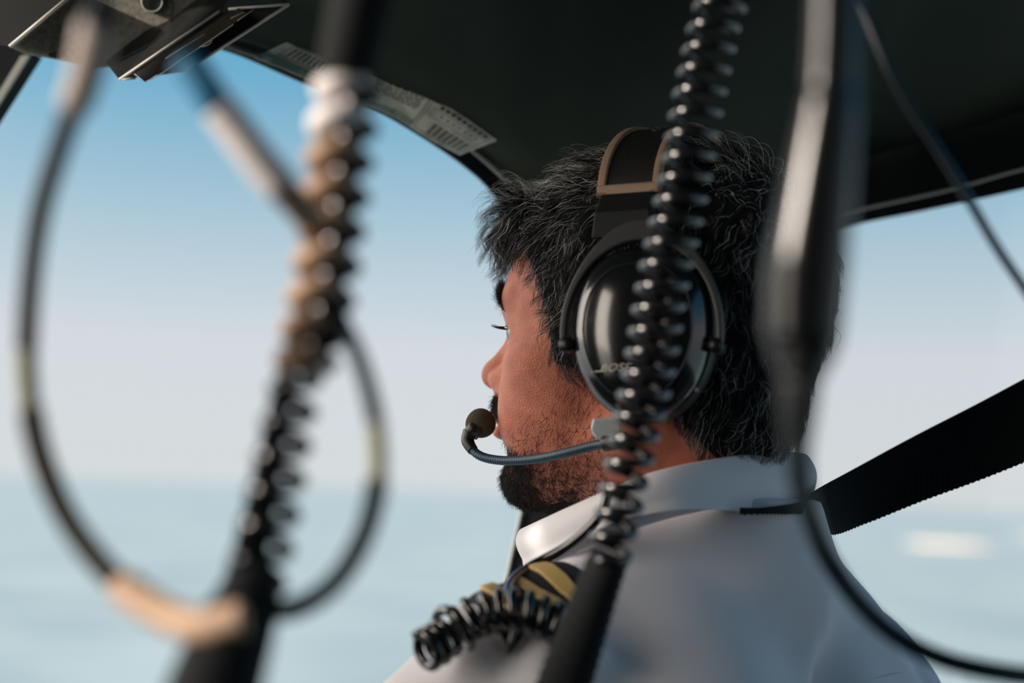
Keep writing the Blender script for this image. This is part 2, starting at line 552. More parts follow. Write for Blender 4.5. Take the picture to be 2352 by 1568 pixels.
def sample_surface(V, Q, n, weight=None):
    t = np.vstack([Q[:, [0, 1, 2]], Q[:, [0, 2, 3]]])
    a, b, c = V[t[:, 0]], V[t[:, 1]], V[t[:, 2]]
    nr = np.cross(b - a, c - a); ar = np.linalg.norm(nr, axis=1)
    cen = (a + b + c) / 3
    w = ar * (weight(cen) if weight else 1)
    w = np.maximum(w, 0)
    i = rng.choice(len(t), n, p=w / w.sum())
    u = rng.random((n, 2)); f = u.sum(1) > 1; u[f] = 1 - u[f]
    p = a[i] + (b[i] - a[i]) * u[:, :1] + (c[i] - a[i]) * u[:, 1:]
    return p, nr[i] / (ar[i][:, None] + 1e-12)


def strands(name, S, rad, material, parent, **kw):
    """S: (n, k, 3) world points; rad: (k,) radii"""
    n, k, _ = S.shape
    hc = bpy.data.hair_curves.new(name)
    hc.add_curves([k] * n)
    hc.points.foreach_set("position", S.astype(np.float32).ravel())
    r = np.broadcast_to(rad, (n, k)).astype(np.float32)
    try:
        hc.points.foreach_set("radius", r.ravel())
    except Exception:
        at = hc.attributes.get("radius") or hc.attributes.new("radius", "FLOAT", "POINT")
        at.data.foreach_set("value", r.ravel())
    hc.materials.append(material)
    o = bpy.data.objects.new(name, hc)
    COL.objects.link(o)
    o.parent = parent
    o.matrix_parent_inverse = Matrix.Translation(-parent.location)
    tag(o, kw.get("label"), None, None, kw.get("kind"))
    return o


def nrm(v):
    return v / (np.linalg.norm(v, axis=-1, keepdims=True) + 1e-12)


def cluster(p, cell, amp, dims=3):
    """a random vector shared by roots in the same cell"""
    k = np.floor(p / cell + rng.random(3)).astype(np.int64)
    h = (k[:, 0] * 73856093) ^ (k[:, 1] * 19349663) ^ (k[:, 2] * 83492791)
    out = np.stack([np.sin(h * (0.017 + 0.003 * i) + i * 2.1) for i in range(dims)], 1)
    return out * amp


def hair_paths(p, nn, length, lift, curl, K, jit):
    n = len(p)
    z = p[:, 2:3]; x = p[:, 0:1]
    top = np.clip((z - 0.085) / 0.035, 0, 1)
    front = np.clip((x - 0.06) / 0.03, 0, 1)
    side = np.sign(p[:, 1:2]) * np.clip(np.abs(p[:, 1:2]) / 0.03, 0, 1)
    flow = np.array([[1.0, 0, 0.1]]) * top + np.array([[0.25, 0, -1.0]]) * (1 - top)
    flow = flow + front * np.array([[0.35, 0, -0.55]]) + np.concatenate([0 * z, 0.35 * side * top, 0 * z], 1)
    flow = flow + cluster(p, 0.016, 0.45) + rng.normal(0, jit, p.shape)
    L = length * (0.6 + 0.5 * rng.random((n, 1))) * (0.75 + 0.4 * top + 0.2 * front)
    ph = cluster(p, 0.011, 3.1, 3) + rng.normal(0, 0.3, p.shape)
    S = [p]; cur = p
    for i in range(1, K):
        t = i / (K - 1)
        f = flow - nn * (flow * nn).sum(1, keepdims=True) * (1.0 if i < K // 2 else 0.85)
        w = np.sin(ph + t * 6.0) * curl
        d = nrm(nrm(f) + nn * (lift * (1 - t * 1.2)) + w)
        cur = cur + d * L / (K - 1)
        S.append(cur)
    return np.stack(S, 1)


def grow_hair(n, length, lift, curl, K=9, region=None, nguide=1500, grip=0.8):
    gp, gn = sample_surface(Vh, Qh, nguide, region)
    G = hair_paths(gp, gn, length * 1.05, lift, curl, K, 0.30)
    p, nn = sample_surface(Vh, Qh, n, region)
    p = p - nn * 0.001
    S = hair_paths(p, nn, length, lift, curl * 0.8, K, 0.12)
    near = np.empty(n, int)
    for a in range(0, n, 4000):
        near[a:a + 4000] = ((p[a:a + 4000, None, :] - gp[None]) ** 2).sum(2).argmin(1)
    t = (np.linspace(0, 1, K) ** 0.8)[None, :, None]
    gr = grip * (0.55 + 0.5 * rng.random((n, 1, 1)))
    rel = G[near] - gp[near][:, None, :]
    off = p - gp[near]
    target = G[near] + off[:, None, :] * (1 - t * 0.75)
    return S * (1 - t * gr) + target * t * gr


taper = lambda K, r: r * np.linspace(1, 0.25, K) ** 0.7
S = grow_hair(36000, 0.030, 0.70, 0.50)
strands("hair_strands", H(S), taper(9, 0.00010), M_HAIR, hair)
fly = lambda c: (np.clip((c[:, 2] - 0.09) / 0.02, 0, 1) + 0.15) * (c[:, 0] > -0.14) * (1 + 3.5 * (c[:, 0] > 0.02))
S = grow_hair(1700, 0.030, 1.8, 0.6, region=fly, nguide=500, grip=0.3)
strands("flyaway_strands", H(S), taper(9, 0.00013), M_HAIRGREY, hair)

# ---- beard
def face_mask(c):
    x, y, z = c[:, 0] - 0.006, c[:, 1], c[:, 2]
    up = np.interp(x, [0.0, 0.03, 0.05, 0.07, 0.085, 0.12], [0.01, -0.015, -0.035, -0.048, -0.056, -0.056])
    w = np.clip((up - z) / 0.03, 0, 1) * (x > 0.004) * (z > -0.125) * (x + 0.0 > -0.2)
    dens = 0.26 + 0.9 * np.clip((-0.066 - z) / 0.02, 0, 1) * np.clip((x - 0.0) / 0.04, 0.4, 1)
    dens += 3.2 * np.clip((-0.062 - z) / 0.012, 0, 1) * np.clip((x - 0.055) / 0.02, 0, 1)
    m = w * dens
    mous = (z < -0.028) & (z > -0.0435) & (np.abs(y) < 0.032) & (x > 0.074)
    soul = (z < -0.060) & (np.abs(y) < 0.016) & (x > 0.08)
    m = np.where(mous, 3.2, m)
    m = np.where(soul & (z < -0.068), np.maximum(m, 2.4), m)
    lips = (z > -0.0575) & (z < -0.0430) & (np.abs(y) < 0.022) & (x > 0.088)
    m = np.where(lips, 0, m)
    return m * (1 if len(x) else 1)


def grow_short(n, length, mask, lift, down, jitter, K=5, V=Vb_local, Q=Qb, cl=0.004, clamp=0.35):
    p, nn = sample_surface(V, Q, n, mask)
    flow = np.tile(np.array([down], float), (n, 1)) + cluster(p, cl, clamp) + rng.normal(0, jitter, p.shape)
    f = nrm(flow - nn * (flow * nn).sum(1, keepdims=True))
    L = length * (0.4 + 0.8 * rng.random((n, 1)))
    cur = p - nn * 0.0004; S = [cur]
    cv = rng.normal(0, 0.35, p.shape)
    for i in range(1, K):
        t = i / (K - 1)
        d = nrm(f * (0.7 + 0.6 * t) + nn * lift * (1 - 0.8 * t) + cv * t)
        cur = cur + d * L / (K - 1); S.append(cur)
    return np.stack(S, 1)


S = grow_short(20000, 0.0080, face_mask, 0.6, (0.10, 0, -1), 0.55)
beard = strands("beard", H(S), taper(5, 0.00013), M_BEARD, body, label="short dark beard and moustache")


def brow_mask(c):
    x, y, z = c[:, 0], np.abs(c[:, 1]), c[:, 2]
    zc = 0.0405 - 60 * np.maximum(y - 0.030, 0) ** 2 * 1.0
    return ((np.abs(z - zc) < 0.0036) & (y > 0.009) & (y < 0.044) & (x > 0.06)).astype(float)


S = grow_short(2200, 0.0100, brow_mask, 0.9, (-0.5, 0, 0.5), 0.3)
strands("eyebrow", H(S), taper(5, 0.00010), M_BEARD, body, label="thick dark eyebrow")
# lashes
ls = []
for sy in (1, -1):
    for t in np.linspace(0.05, 0.95, 46):
        yy = sy * (0.024 + 0.025 * t)
        xx = 0.0798 + math.sqrt(max(0, 0.0137 ** 2 - (abs(yy) - 0.036) ** 2)) * 0.98
        b0 = np.array([xx, yy, 0.0155])
        out = np.array([1.0, sy * (t - 0.4) * 1.0, 0.0]); out /= np.linalg.norm(out)
        l = 0.009 * (0.8 + 0.4 * random.random())
        ls.append([b0 + out * l * s + np.array([0, 0, -0.0016 * s + 0.0028 * s * s]) for s in (0, .33, .66, 1)])
strands("eyelashes", H(np.array(ls)), taper(4, 0.00012), M_BEARD, body)

# ------------------------------------------------------------------ shirt
def shirt_sdf(p):
    x, y, z = p
    d = torso_sdf(p)
    nk = cone(p, (-0.012, 0, -0.05), (-0.006, 0, 0.03), 0.068, 0.064)
    d = smin(d, nk, 0.03)
    d = smax(d, z - 0.012, 0.004)
    f = 0.0075 * np.sin(22 * y + 34 * z + 6 * np.sin(14 * x + 3)) * np.clip((-z - 0.05) / 0.1, 0, 1)
    f = f + 0.0045 * np.sin(60 * z + 25 * y - 30 * x + 2 * np.sin(40 * y)) * np.clip((-z - 0.02) / 0.08, 0, 1)
    f = f + 0.0050 * np.sin(55 * x + 45 * z + 1.2 * np.sin(60 * y)) * np.clip((y - 0.13) / 0.04, 0, 1)
    f = f + 0.0016 * np.sin(260 * y + 30 * z) * np.clip((-y - 0.10) / 0.05, 0, 1) * np.clip((-z - 0.08) / 0.05, 0, 1)
    return d + f


axs = [steps([(-0.16, 0.16, 0.004)]), steps([(-0.32, 0.32, 0.004)]), steps([(-0.50, 0.03, 0.004)])]
Fs = shirt_sdf(grid(axs))
Fs[0], Fs[-1], Fs[:, 0], Fs[:, -1], Fs[:, :, 0], Fs[:, :, -1] = 1, 1, 1, 1, 1, 1
Vs, Qs = surface_nets(Fs, axs)
shirt = mesh_obj("shirt", T2W(Vs), Qs, M_SHIRT, body, label="white pilot shirt")
shirt_bvh = BVHTree.FromPolygons([tuple(v) for v in Vs.tolist()], [tuple(q) for q in Qs.tolist()])


def on_shirt(x, y, off):
    r = shirt_bvh.ray_cast(Vector((x, y, 0.2)), Vector((0, 0, -1)))
    if r[0] is None: return np.array([x, y, -0.2])
    return np.array(r[0]) + np.array(r[1]) * off


def on_view(px, py, off):
    d = (P(px, py, 1.0) - CAM); o_ = (CAM - TO) @ TM; dl = d @ TM; dl /= np.linalg.norm(dl)
    h_ = shirt_bvh.ray_cast(Vector(o_), Vector(dl))
    return None if h_[0] is None else T2W(np.array(h_[0]) + np.array(h_[1]) * off)


sp_ = [on_view(a, b, 0.0002) for a, b in ((1900, 1600), (1960, 1572), (2020, 1556), (2070, 1546), (2110, 1540), (2130, 1545))]
sp_ = [q for q in sp_ if q is not None]
if len(sp_) > 2:
    tube("yoke_seam", spline(sp_, 40), 0.0006, M_SHIRT, shirt, seg=8)

# collar (folded leaf): top edge and lower edge of the leaf, front-left point round the back
top = [(1193, 1216, .930), (1290, 1172, .893), (1385, 1130, .868), (1450, 1101, .862), (1550, 1072, .868), (1700, 1046, .905), (1810, 1039, .945), (1852, 1044, .985),
       (1835, 1056, 1.03), (1740, 1070, 1.075), (1600, 1100, 1.095), (1450, 1150, 1.08), (1330, 1200, 1.04), (1260, 1235, 1.0)]
bot = [(1202, 1312, .915), (1300, 1262, .875), (1395, 1208, .848), (1470, 1185, .842), (1580, 1170, .850), (1720, 1174, .895), (1830, 1167, .945), (1870, 1160, .995),
       (1850, 1165, 1.045), (1745, 1180, 1.09), (1600, 1205, 1.11), (1450, 1245, 1.095), (1330, 1290, 1.05), (1250, 1340, 1.0)]
A = spline([P(q[0], q[1], q[2] - 0.025) for q in top], 90); B = spline([P(q[0], q[1], q[2] - 0.025) for q in bot], 90)
cen = (A[30] + A[70]) / 2
NS = 14
ringv = []
for k in range(NS):
    t = k / (NS - 1)
    base = A * (1 - t) + B * t
    out = base - cen; out[:, 2] = 0; out = nrm(out)
    ringv.append(base + out * (0.004 * math.sin(math.pi * min(1, t * 1.3))) + np.array([0, 0, 0.0015]) * math.sin(math.pi * t))
inner = []
for k in range(6):          # stand on the inside of the fold
    t = k / 5
    base = A + np.array([0, 0, -0.030]) * t
    out = A - cen; out[:, 2] = 0; out = nrm(out)
    inner.append(base - out * (0.0035 + 0.002 * math.sin(math.pi * t)))
rows = inner[::-1] + ringv
V = np.array(rows); nr_, nc_ = V.shape[:2]
Fc = [(i * nc_ + j, i * nc_ + j + 1, (i + 1) * nc_ + j + 1, (i + 1) * nc_ + j) for i in range(nr_ - 1) for j in range(nc_ - 1)]
collar = mesh_obj("collar", V.reshape(-1, 3), Fc, M_SHIRT, shirt)
so = collar.modifiers.new("s", "SOLIDIFY"); so.thickness = 0.0012; so.offset = 0
collar.modifiers.new("ss", "SUBSURF").levels = 1

# epaulette
ep = []
EY = np.linspace(0.085, 0.185, 26); EX = np.linspace(-0.026, 0.026, 12)
def ep_sheet(y0, y1, off, hw):
    ys = np.linspace(y0, y1, 24); xs = np.linspace(-hw, hw, 13)
    return np.array([[on_shirt(x - 0.015, y, off) for x in xs] for y in ys])
def sheet_obj(name, G, th, material, parent, **kw):
    a, b, _ = G.shape
    V = G.reshape(-1, 3)
    Fc = [(i * b + j, i * b + j + 1, (i + 1) * b + j + 1, (i + 1) * b + j) for i in range(a - 1) for j in range(b - 1)]
    o = mesh_obj(name, T2W(V), Fc, material, parent, **kw)
    s = o.modifiers.new("s", "SOLIDIFY"); s.thickness = th; s.offset = 0
    return o
epaulette = sheet_obj("epaulette", ep_sheet(0.148, 0.212, 0.004, 0.0175), 0.003, M_NAVY, body, label="navy epaulette with gold stripes")
for y0 in (0.157, 0.176, 0.195):
    sheet_obj("gold_stripe", ep_sheet(y0, y0 + 0.0085, 0.0062, 0.018), 0.003, M_GOLD, epaulette)

# ------------------------------------------------------------------ headset
headset = empty("headset", H((-0.02, 0, 0.15)), "black aviation headset with boom microphone worn by the pilot", "headset")
CUPC = np.array([-0.033, 0.0, 0.002])


def Hc(p, sg):
    p = np.array(p, float)
    a = math.radians(11) * sg
    x, y = p[:, 0] - CUPC[0], p[:, 1] - sg * 0.098
    return H(np.stack([CUPC[0] + x * math.cos(a) - y * math.sin(a), sg * 0.098 + x * math.sin(a) + y * math.cos(a), p[:, 2]], 1))


hc_n = hl * math.cos(math.radians(11)) - hf * math.sin(math.radians(11))


def cup_ring(n, sc, y, seg=64, rx=0.0405, rz=0.050, tiltx=0.0):
    a = np.linspace(0, 2 * np.pi, seg, endpoint=False)
    e = 2.0 / 2.35
    cx = np.sign(np.cos(a)) * np.abs(np.cos(a)) ** e; cz = np.sign(np.sin(a)) * np.abs(np.sin(a)) ** e
    taper_ = 1.0 - 0.16 * np.clip(-np.sin(a), 0, 1)
    return np.stack([CUPC[0] + cx * rx * sc * taper_, np.full(seg, y), CUPC[2] + cz * rz * sc], 1)


def ring_loft(name, rings, material, parent, cap=True, sg=1, **kw):
    V = np.vstack(rings); s = len(rings[0]); n = len(rings)
    Fc = [(i * s + j, i * s + (j + 1) % s, (i + 1) * s + (j + 1) % s, (i + 1) * s + j) for i in range(n - 1) for j in range(s)]
    if cap:
        Fc += [tuple(reversed(range(s))), tuple(range((n - 1) * s, n * s))]
    return mesh_obj(name, Hc(V, sg), Fc, material, parent, **kw)


def make_cup(sg):
    base = 0.078
    prof = [(1.0, .016), (1.03, .019), (1.035, .024), (1.02, .029), (0.97, .0335), (0.88, .0375), (0.76, .0405), (0.6, .0430), (0.4, .0448), (0.2, .0456), (0.05, .0458)]
    r = [cup_ring(0, s, sg * (base + y)) for s, y in prof]
    if sg < 0: r = [q[::-1] for q in r]
    c = ring_loft("earcup", r, M_GLOSS, headset, sg=sg)
    prof = [(0.80, -.010), (0.93, -.011), (1.02, -.006), (1.05, .002), (1.04, .010), (0.98, .016), (0.9, .017)]
    r = [cup_ring(0, s, sg * (base + y)) for s, y in prof]
    if sg < 0: r = [q[::-1] for q in r]
    ring_loft("ear_cushion", r, M_LEATHER, c, cap=False, sg=sg)
    return c


cup_l = make_cup(1)
cup_r = make_cup(-1)
# groove ring on the shell and small screws
for sg, par in ((1, cup_l),):
    r_ = cup_ring(0, 0.80, 0.078 + 0.0398)
    tube("shell_seam", Hc(np.vstack([r_, r_[:1]]), 1), 0.0006, M_RUBBER, par, seg=6)
    for (sx, sz) in ((0.008, 0.036), (-0.036, 0.040), (-0.052, -0.022)):
        c = np.array([sx - 0.016, 0.078 + 0.0335, sz - 0.010])
        tube("screw", Hc([c, c + [0, 0.0018, 0]], 1), 0.0014, M_GREY, par, seg=10)

# yoke (C-shaped fork) and slider, both sides
for sg in (1, -1):
    a = np.radians(np.linspace(-8, 188, 60))
    w = 0.0030 + 0.0075 * np.clip(np.sin(a), 0, 1) ** 6
    rx, rz = (0.0450 if sg > 0 else 0.041), 0.0550
    cx = np.cos(a) * rx; cz = np.sin(a) * rz
    inn = np.stack([CUPC[0] + cx, np.full(60, sg * 0.101), CUPC[2] + cz], 1)
    outr = np.stack([CUPC[0] + np.cos(a) * (rx + 0.004 + 0.001 * np.sin(a)), np.full(60, sg * 0.101), CUPC[2] + np.sin(a) * (rz + 0.004) + 0.009 * np.clip(np.sin(a), 0, 1) ** 4], 1)
    yk = strip("yoke", Hc(inn, sg), Hc(outr, sg), 0.009, hc_n if sg > 0 else -hl, M_YOKE, headset, smooth=False)
    b = yk.modifiers.new("b", "BEVEL"); b.width = 0.0012; b.segments = 2
    for i in (0, -1):
        tube("yoke_pivot", Hc([inn[i] + [0, -0.004 * sg, 0], inn[i] + [0, (0.011 if sg > 0 else 0.004) * sg, 0]], sg), 0.0045, M_RUBBER, yk, seg=16)
    # slider block
    zb, zt = CUPC[2] + 0.058, 0.089
    q = []
    for z, y, w2 in ((zb, 0.103, 0.0195), (zb + 0.016, 0.1015, 0.0185), (zt, 0.094, 0.018)):
        q.append([[-0.020 + sx * w2, sg * (y + sy), z] for sx, sy in ((-1, -0.004), (1, -0.004), (1, 0.0045), (-1, 0.0045))])
    V = np.array(q).reshape(-1, 3)
    Fc = [(i * 4 + j, i * 4 + (j + 1) % 4, i * 4 + 4 + (j + 1) % 4, i * 4 + 4 + j) for i in range(2) for j in range(4)] + [(3, 2, 1, 0), (8, 9, 10, 11)]
    s_ = mesh_obj("slider", H(V), Fc, M_SLIDER, headset, smooth=False)
    b = s_.modifiers.new("b", "BEVEL"); b.width = 0.0015; b.segments = 3

# headband over the head
def band_curve(off, n=80, a0=-3, a1=183):
    a = np.radians(np.linspace(a0, a1, n))
    y = np.cos(a) * (0.090 + off)
    y = np.sign(y) * np.abs(y)
    z = 0.078 + np.sin(a) * (0.066 + off)
    x = -0.020 + 0.006 * np.sin(a)
    return np.stack([x, y, z], 1)
def band(name, off0, off1, x0, x1, material, parent, a0=0, a1=180, n=80):
    A0 = band_curve(off0, n, a0, a1); A1 = band_curve(off1, n, a0, a1)
    sh = lambda C_, x: C_ + np.array([x, 0, 0])
    V = np.vstack([sh(A0, x0), sh(A0, x1), sh(A1, x1), sh(A1, x0)])
    Fc = []
    for i in range(n - 1):
        for p_, q_ in ((0, 1), (1, 2), (2, 3), (3, 0)):
            Fc.append((p_ * n + i, q_ * n + i, q_ * n + i + 1, p_ * n + i + 1))
    Fc += [(0, n, 2 * n, 3 * n), (4 * n - 1, 3 * n - 1, 2 * n - 1, n - 1)]
    o = mesh_obj(name, H(V), Fc, material, parent, smooth=False)
    b = o.modifiers.new("b", "BEVEL"); b.width = 0.0010; b.segments = 2
    return o
hb = band("headband", 0.0, 0.006, -0.018, 0.018, M_LEATHER, headset)
band("headband_trim", 0.0015, 0.0082, 0.0150, 0.0205, M_PIPING, hb, 9, 171)
band("headband_trim", 0.0015, 0.0082, -0.0205, -0.0160, M_PIPING, hb, 9, 171)
band("headband_trim", 0.0015, 0.0083, -0.0205, 0.0205, M_PIPING, hb, 8, 13, 8)
band("headband_trim", 0.0015, 0.0083, -0.0205, 0.0205, M_PIPING, hb, 167, 172, 8)
band("headband_pad", -0.010, 0.0, -0.016, 0.016, M_LEATHER, hb, 30, 150)

# logo on the cup
def text_mesh(txt, size, extrude, shear=0.0):
    cu = bpy.data.curves.new("t", "FONT"); cu.body = txt; cu.size = size; cu.extrude = extrude; cu.shear = shear
    cu.space_character = 1.06
    o = bpy.data.objects.new("t", cu); COL.objects.link(o)
    dg = bpy.context.evaluated_depsgraph_get()
    me = bpy.data.meshes.new_from_object(o.evaluated_get(dg))
    V = np.array([v.co[:] for v in me.vertices]); Fc = [tuple(p.vertices) for p in me.polygons]
    bpy.data.objects.remove(o); bpy.data.curves.remove(cu); bpy.data.meshes.remove(me)
    return V, Fc


Vt, Ft_ = text_mesh("BOSE", 0.0115, 0.0002, 0.32)
Vt = Vt * np.array([1.28, 1.0, 1.0])
sl = np.array([[-0.0115, 0.0, -0.0002], [0.001, 0.0, -0.0002], [0.0018, 0.0011, -0.0002], [-0.0115, 0.0011, -0.0002]])
nv = len(Vt)
Vt = np.vstack([Vt, sl, sl + [0, 0, 0.0004]])
Ft_ += [(nv, nv + 1, nv + 2, nv + 3), (nv + 7, nv + 6, nv + 5, nv + 4), (nv, nv + 4, nv + 5, nv + 1), (nv + 2, nv + 6, nv + 7, nv + 3), (nv + 1, nv + 5, nv + 6, nv + 2), (nv + 3, nv + 7, nv + 4, nv)]
# text x runs towards the back of the head; drape onto the shell
cup_bvh = BVHTree.FromObject(cup_l, bpy.context.evaluated_depsgraph_get())
ox, oz = -0.0165, -0.0225
LV = []
for v in Vt:
    lx, lz = ox - v[0] * 0.52, oz + v[1] * 0.52 + v[0] * 0.02
    wp = H((lx, 0.20, lz))
    r = cup_bvh.ray_cast(Vector(wp), Vector(-hl))
    hit = np.array(r[0]) if r[0] is not None else H((lx, 0.11, lz))
    LV.append(hit + hl * (0.0004 + v[2]))
mesh_obj("logo", np.array(LV), Ft_, M_LOGO, cup_l, smooth=False, label="raised silver lettering")

# boom microphone
clip = np.array([P(1362, 962, .872), P(1425, 958, .868), P(1428, 1000, .868), P(1392, 1018, .870), P(1366, 1005, .872), P(1357, 985, .872)])
bk = slab("boom_bracket", clip, 0.008, F_, M_CLIP, headset)
b = bk.modifiers.new("b", "BEVEL"); b.width = 0.0015; b.segments = 3
bp_ = spline([P(1440, 1010, .862), P(1400, 1017, .868), P(1360, 1024, .878), P(1290, 1042, .893), P(1220, 1055, .912), P(1150, 1057, .930), P(1100, 1045, .942), P(1075, 1015, .950), P(1080, 990, .952)], 200)
tube("boom_joint", bp_[:22], 0.0050, M_RUBBER, headset, seg=20)
rr = 0.0030 + 0.00016 * np.sin(np.arange(170) * 2.2)
tube("boom", bp_[18:188], rr, M_BOOM, headset, seg=18)
tube("boom_tip", bp_[178:], np.linspace(0.0036, 0.0050, 22), M_RUBBER, headset, seg=18)
mc = P(1104, 972, .955)
mic = mesh_obj("microphone", *(lambda: (lambda ph, th: (np.stack([np.sin(th) * np.cos(ph), np.sin(th) * np.sin(ph), np.cos(th)], -1).reshape(-1, 3) * np.array([0.0102, 0.0095, 0.0100]) * (1 + 0.02 * np.cos(3 * th))[..., None].reshape(-1, 1) + mc,
    [(i * 21 + j, ((i + 1) % 32) * 21 + j, ((i + 1) % 32) * 21 + j + 1, i * 21 + j + 1) for i in range(32) for j in range(20)]))(*np.meshgrid(np.linspace(0, 2 * np.pi, 33)[:-1], np.linspace(0.001, np.pi - 0.001, 21), indexing="ij")))(), M_FOAM, headset, label="foam-covered microphone")
tube("mic_housing", [P(1080, 998, .950), P(1092, 984, .950), P(1110, 985, .948)], [0.0055, 0.0062, 0.003], M_RUBBER, headset, seg=16)

# ------------------------------------------------------------------ cords
# curly cord lying on the shoulder, with its straight lead to the headset
cs = empty("curly_cord", P(1170, 1430, .76), "black curly cord bunched on the pilot's shoulder below the gold-striped epaulette", "cord")
lead = spline([P(1400, 1110, .822), P(1385, 1170, .820), P(1350, 1215, .822), P(1290, 1262, .828), P(1225, 1297, .830), P(1185, 1325, .815), P(1168, 1350, .795), P(1172, 1380, .77)], 80)
tube("lead", lead, 0.0030, M_CORD, cs)
cpath = spline([P(1315, 1470, .755), P(1285, 1435, .757), P(1245, 1416, .758), P(1200, 1402, .76), P(1150, 1401, .763), P(1100, 1414, .763), P(1066, 1438, .763), P(1040, 1456, .76), P(1010, 1476, .753), P(972, 1492, .744)], 120)
hx = helix(cpath, lambda t: 0.0094 + 0.0012 * math.sin(t * 75) * (t > 0.60) + 0.0065 * math.exp(-((t - 0.75) / 0.02) ** 2), lambda t: 0.0074, 0.4)
tube("coil", hx, 0.0028, M_CORD, cs, seg=10)
tail = spline([P(1205, 1420, .752), P(1182, 1445, .750), P(1172, 1475, .748), P(1168, 1500, .75)], 20)
tube("tail", tail, 0.0016, M_CORD, cs)

# curly cord with bright glints, hanging in front of the pilot
c2 = empty("curly_cord", P(1660, -30, .70), "black curly cord with glinting turns hanging in front of the headset", "cord")
p2 = spline([P(1705, -700, .70), P(1690, -300, .70), P(1672, -60, .70), P(1640, 60, .70), P(1600, 250, .70), P(1565, 450, .70), P(1522, 650, .70), P(1490, 850, .70), P(1455, 1010, .70), P(1432, 1120, .70), P(1412, 1220, .70), P(1395, 1290, .70)], 200)
hx = helix(p2, lambda t: 0.0106 - 0.0016 * max(0, t - 0.81) / 0.19, lambda t: 0.0108 if t < 0.85 else 0.0122, 0.0)
tube("coil", hx, 0.0027, M_CORD, c2, seg=12)
p2b = spline([P(1402, 1275, .70), P(1380, 1330, .70), P(1345, 1430, .70), P(1300, 1560, .70), P(1270, 1660, .70)], 60)
tube("strain_relief", p2b, np.linspace(0.0098, 0.0145, 60) + 0.0004 * np.sin(np.arange(60) * 1.6), M_CORDSOFT, c2, seg=24)
tube("cord_clip", [P(1440, 1262, .70), P(1425, 1300, .70), P(1385, 1310, .70)], 0.0032, M_GREY, c2, seg=12)

# big blurred spiral cord, left foreground; sun and shade painted as tan, white, dark coils
c3 = empty("spiral_cord", P(800, -60, .50), "thick spiral cord, sun painted tan above and shade black below, hanging at left foreground", "cord")
p3 = spline([P(845, -80, .50), P(818, 60, .50), P(788, 200, .50), P(768, 330, .50), P(750, 480, .50), P(735, 600, .50), P(712, 730, .50), P(690, 830, .50), P(662, 960, .50), P(640, 1080, .50), P(612, 1220, .50), P(580, 1350, .50), P(545, 1450, .50)], 260)
pt = lambda a, b: p3[int(a * 259):int(b * 259) + 1]
tube("upper_lead", [P(880, -900, .52), P(862, -400, .51), P(845, -80, .50)], [0.010, 0.0115, 0.0125], M_CORDSOFT, c3, seg=20)
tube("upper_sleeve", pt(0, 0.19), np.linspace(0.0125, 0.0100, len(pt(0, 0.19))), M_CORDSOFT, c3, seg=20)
hx = helix(pt(0.17, 0.60), 0.0056, 0.0122, 0.5); tube("sunlit_tan_coil", hx, 0.0046, M_SUN_TAN, c3, seg=12)
hx = helix(pt(0.17, 0.26), 0.0058, 0.0122, 0.5); tube("sunlit_white_coil", hx, 0.0048, M_SUN_WHITE, c3, seg=12)
hx = helix(pt(0.17, 0.60) + R_ * 0.0070, 0.0048, 0.0122, 3.4); tube("shade_side_coil", hx, 0.0034, M_CORD, c3, seg=12)  # shaded right side of the same cord, built as a black coil
hx = helix(pt(0.58, 1.0), lambda t: 0.0068 + 0.003 * t, 0.0122, 2.0); tube("black_coil", hx, 0.0026, M_CORD, c3, seg=12)
tube("core", pt(0.58, 1.0) - R_ * 0.0040, np.linspace(0.0030, 0.008, len(pt(0.58, 1.0))), M_CORDSOFT, c3, seg=12)
tube("strain_relief", spline([P(578, 1360, .49), P(540, 1450, .465), P(500, 1560, .452), P(465, 1680, .44)], 40), np.linspace(0.0105, 0.0165, 40), M_CORDSOFT, c3, seg=24)

# loop cable around it; pale and tan stretches have sunlight painted in
c4 = empty("loop_cable", P(200, 100, .44), "blurred cable looping wide around the thick spiral cord at left", "cable")
lp = spline([P(222, 60, .43), P(197, 170, .44), P(140, 330, .455), P(90, 500, .465), P(66, 700, .47), P(64, 880, .475), P(92, 1040, .475), P(155, 1190, .472), P(255, 1320, .466), P(370, 1405, .458), P(470, 1440, .451), P(560, 1420, .450)], 200)
q4 = lambda a, b: lp[int(a * 199):int(b * 199) + 1]
tube("cable", spline([P(222, 64, .43), P(232, -100, .43), P(240, -500, .45), P(240, -1000, .47)], 40), 0.0034, M_CABLE, c4)
tube("pale_lit_stretch", q4(0, 0.12), 0.0056, M_SUN_PALE, c4)
tube("cable", q4(0.12, 0.46), 0.0036, M_DKCORD, c4)
tube("olive_stretch", q4(0.46, 0.54), 0.0034, M_OLIVE, c4)
tube("cable", q4(0.54, 0.81), 0.0042, M_DKCORD, c4)
tube("tan_lit_stretch", q4(0.81, 1.0), 0.0058, M_SUN_TANLIGHT, c4)
rp = spline([P(590, 1400, .47), P(680, 1395, .48), P(770, 1335, .48), P(835, 1230, .48), P(866, 1110, .48), P(866, 1000, .48), P(848, 900, .48), P(815, 800, .49), P(775, 720, .50)], 120)
q5 = lambda a, b: rp[int(a * 119):int(b * 119) + 1]
tube("cable", q5(0, 0.52), 0.0038, M_CABLE, c4)
tube("olive_stretch", q5(0.52, 0.66), 0.0030, M_OLIVE, c4)
tube("cable", q5(0.66, 1.0), 0.0030, M_CABLE, c4)

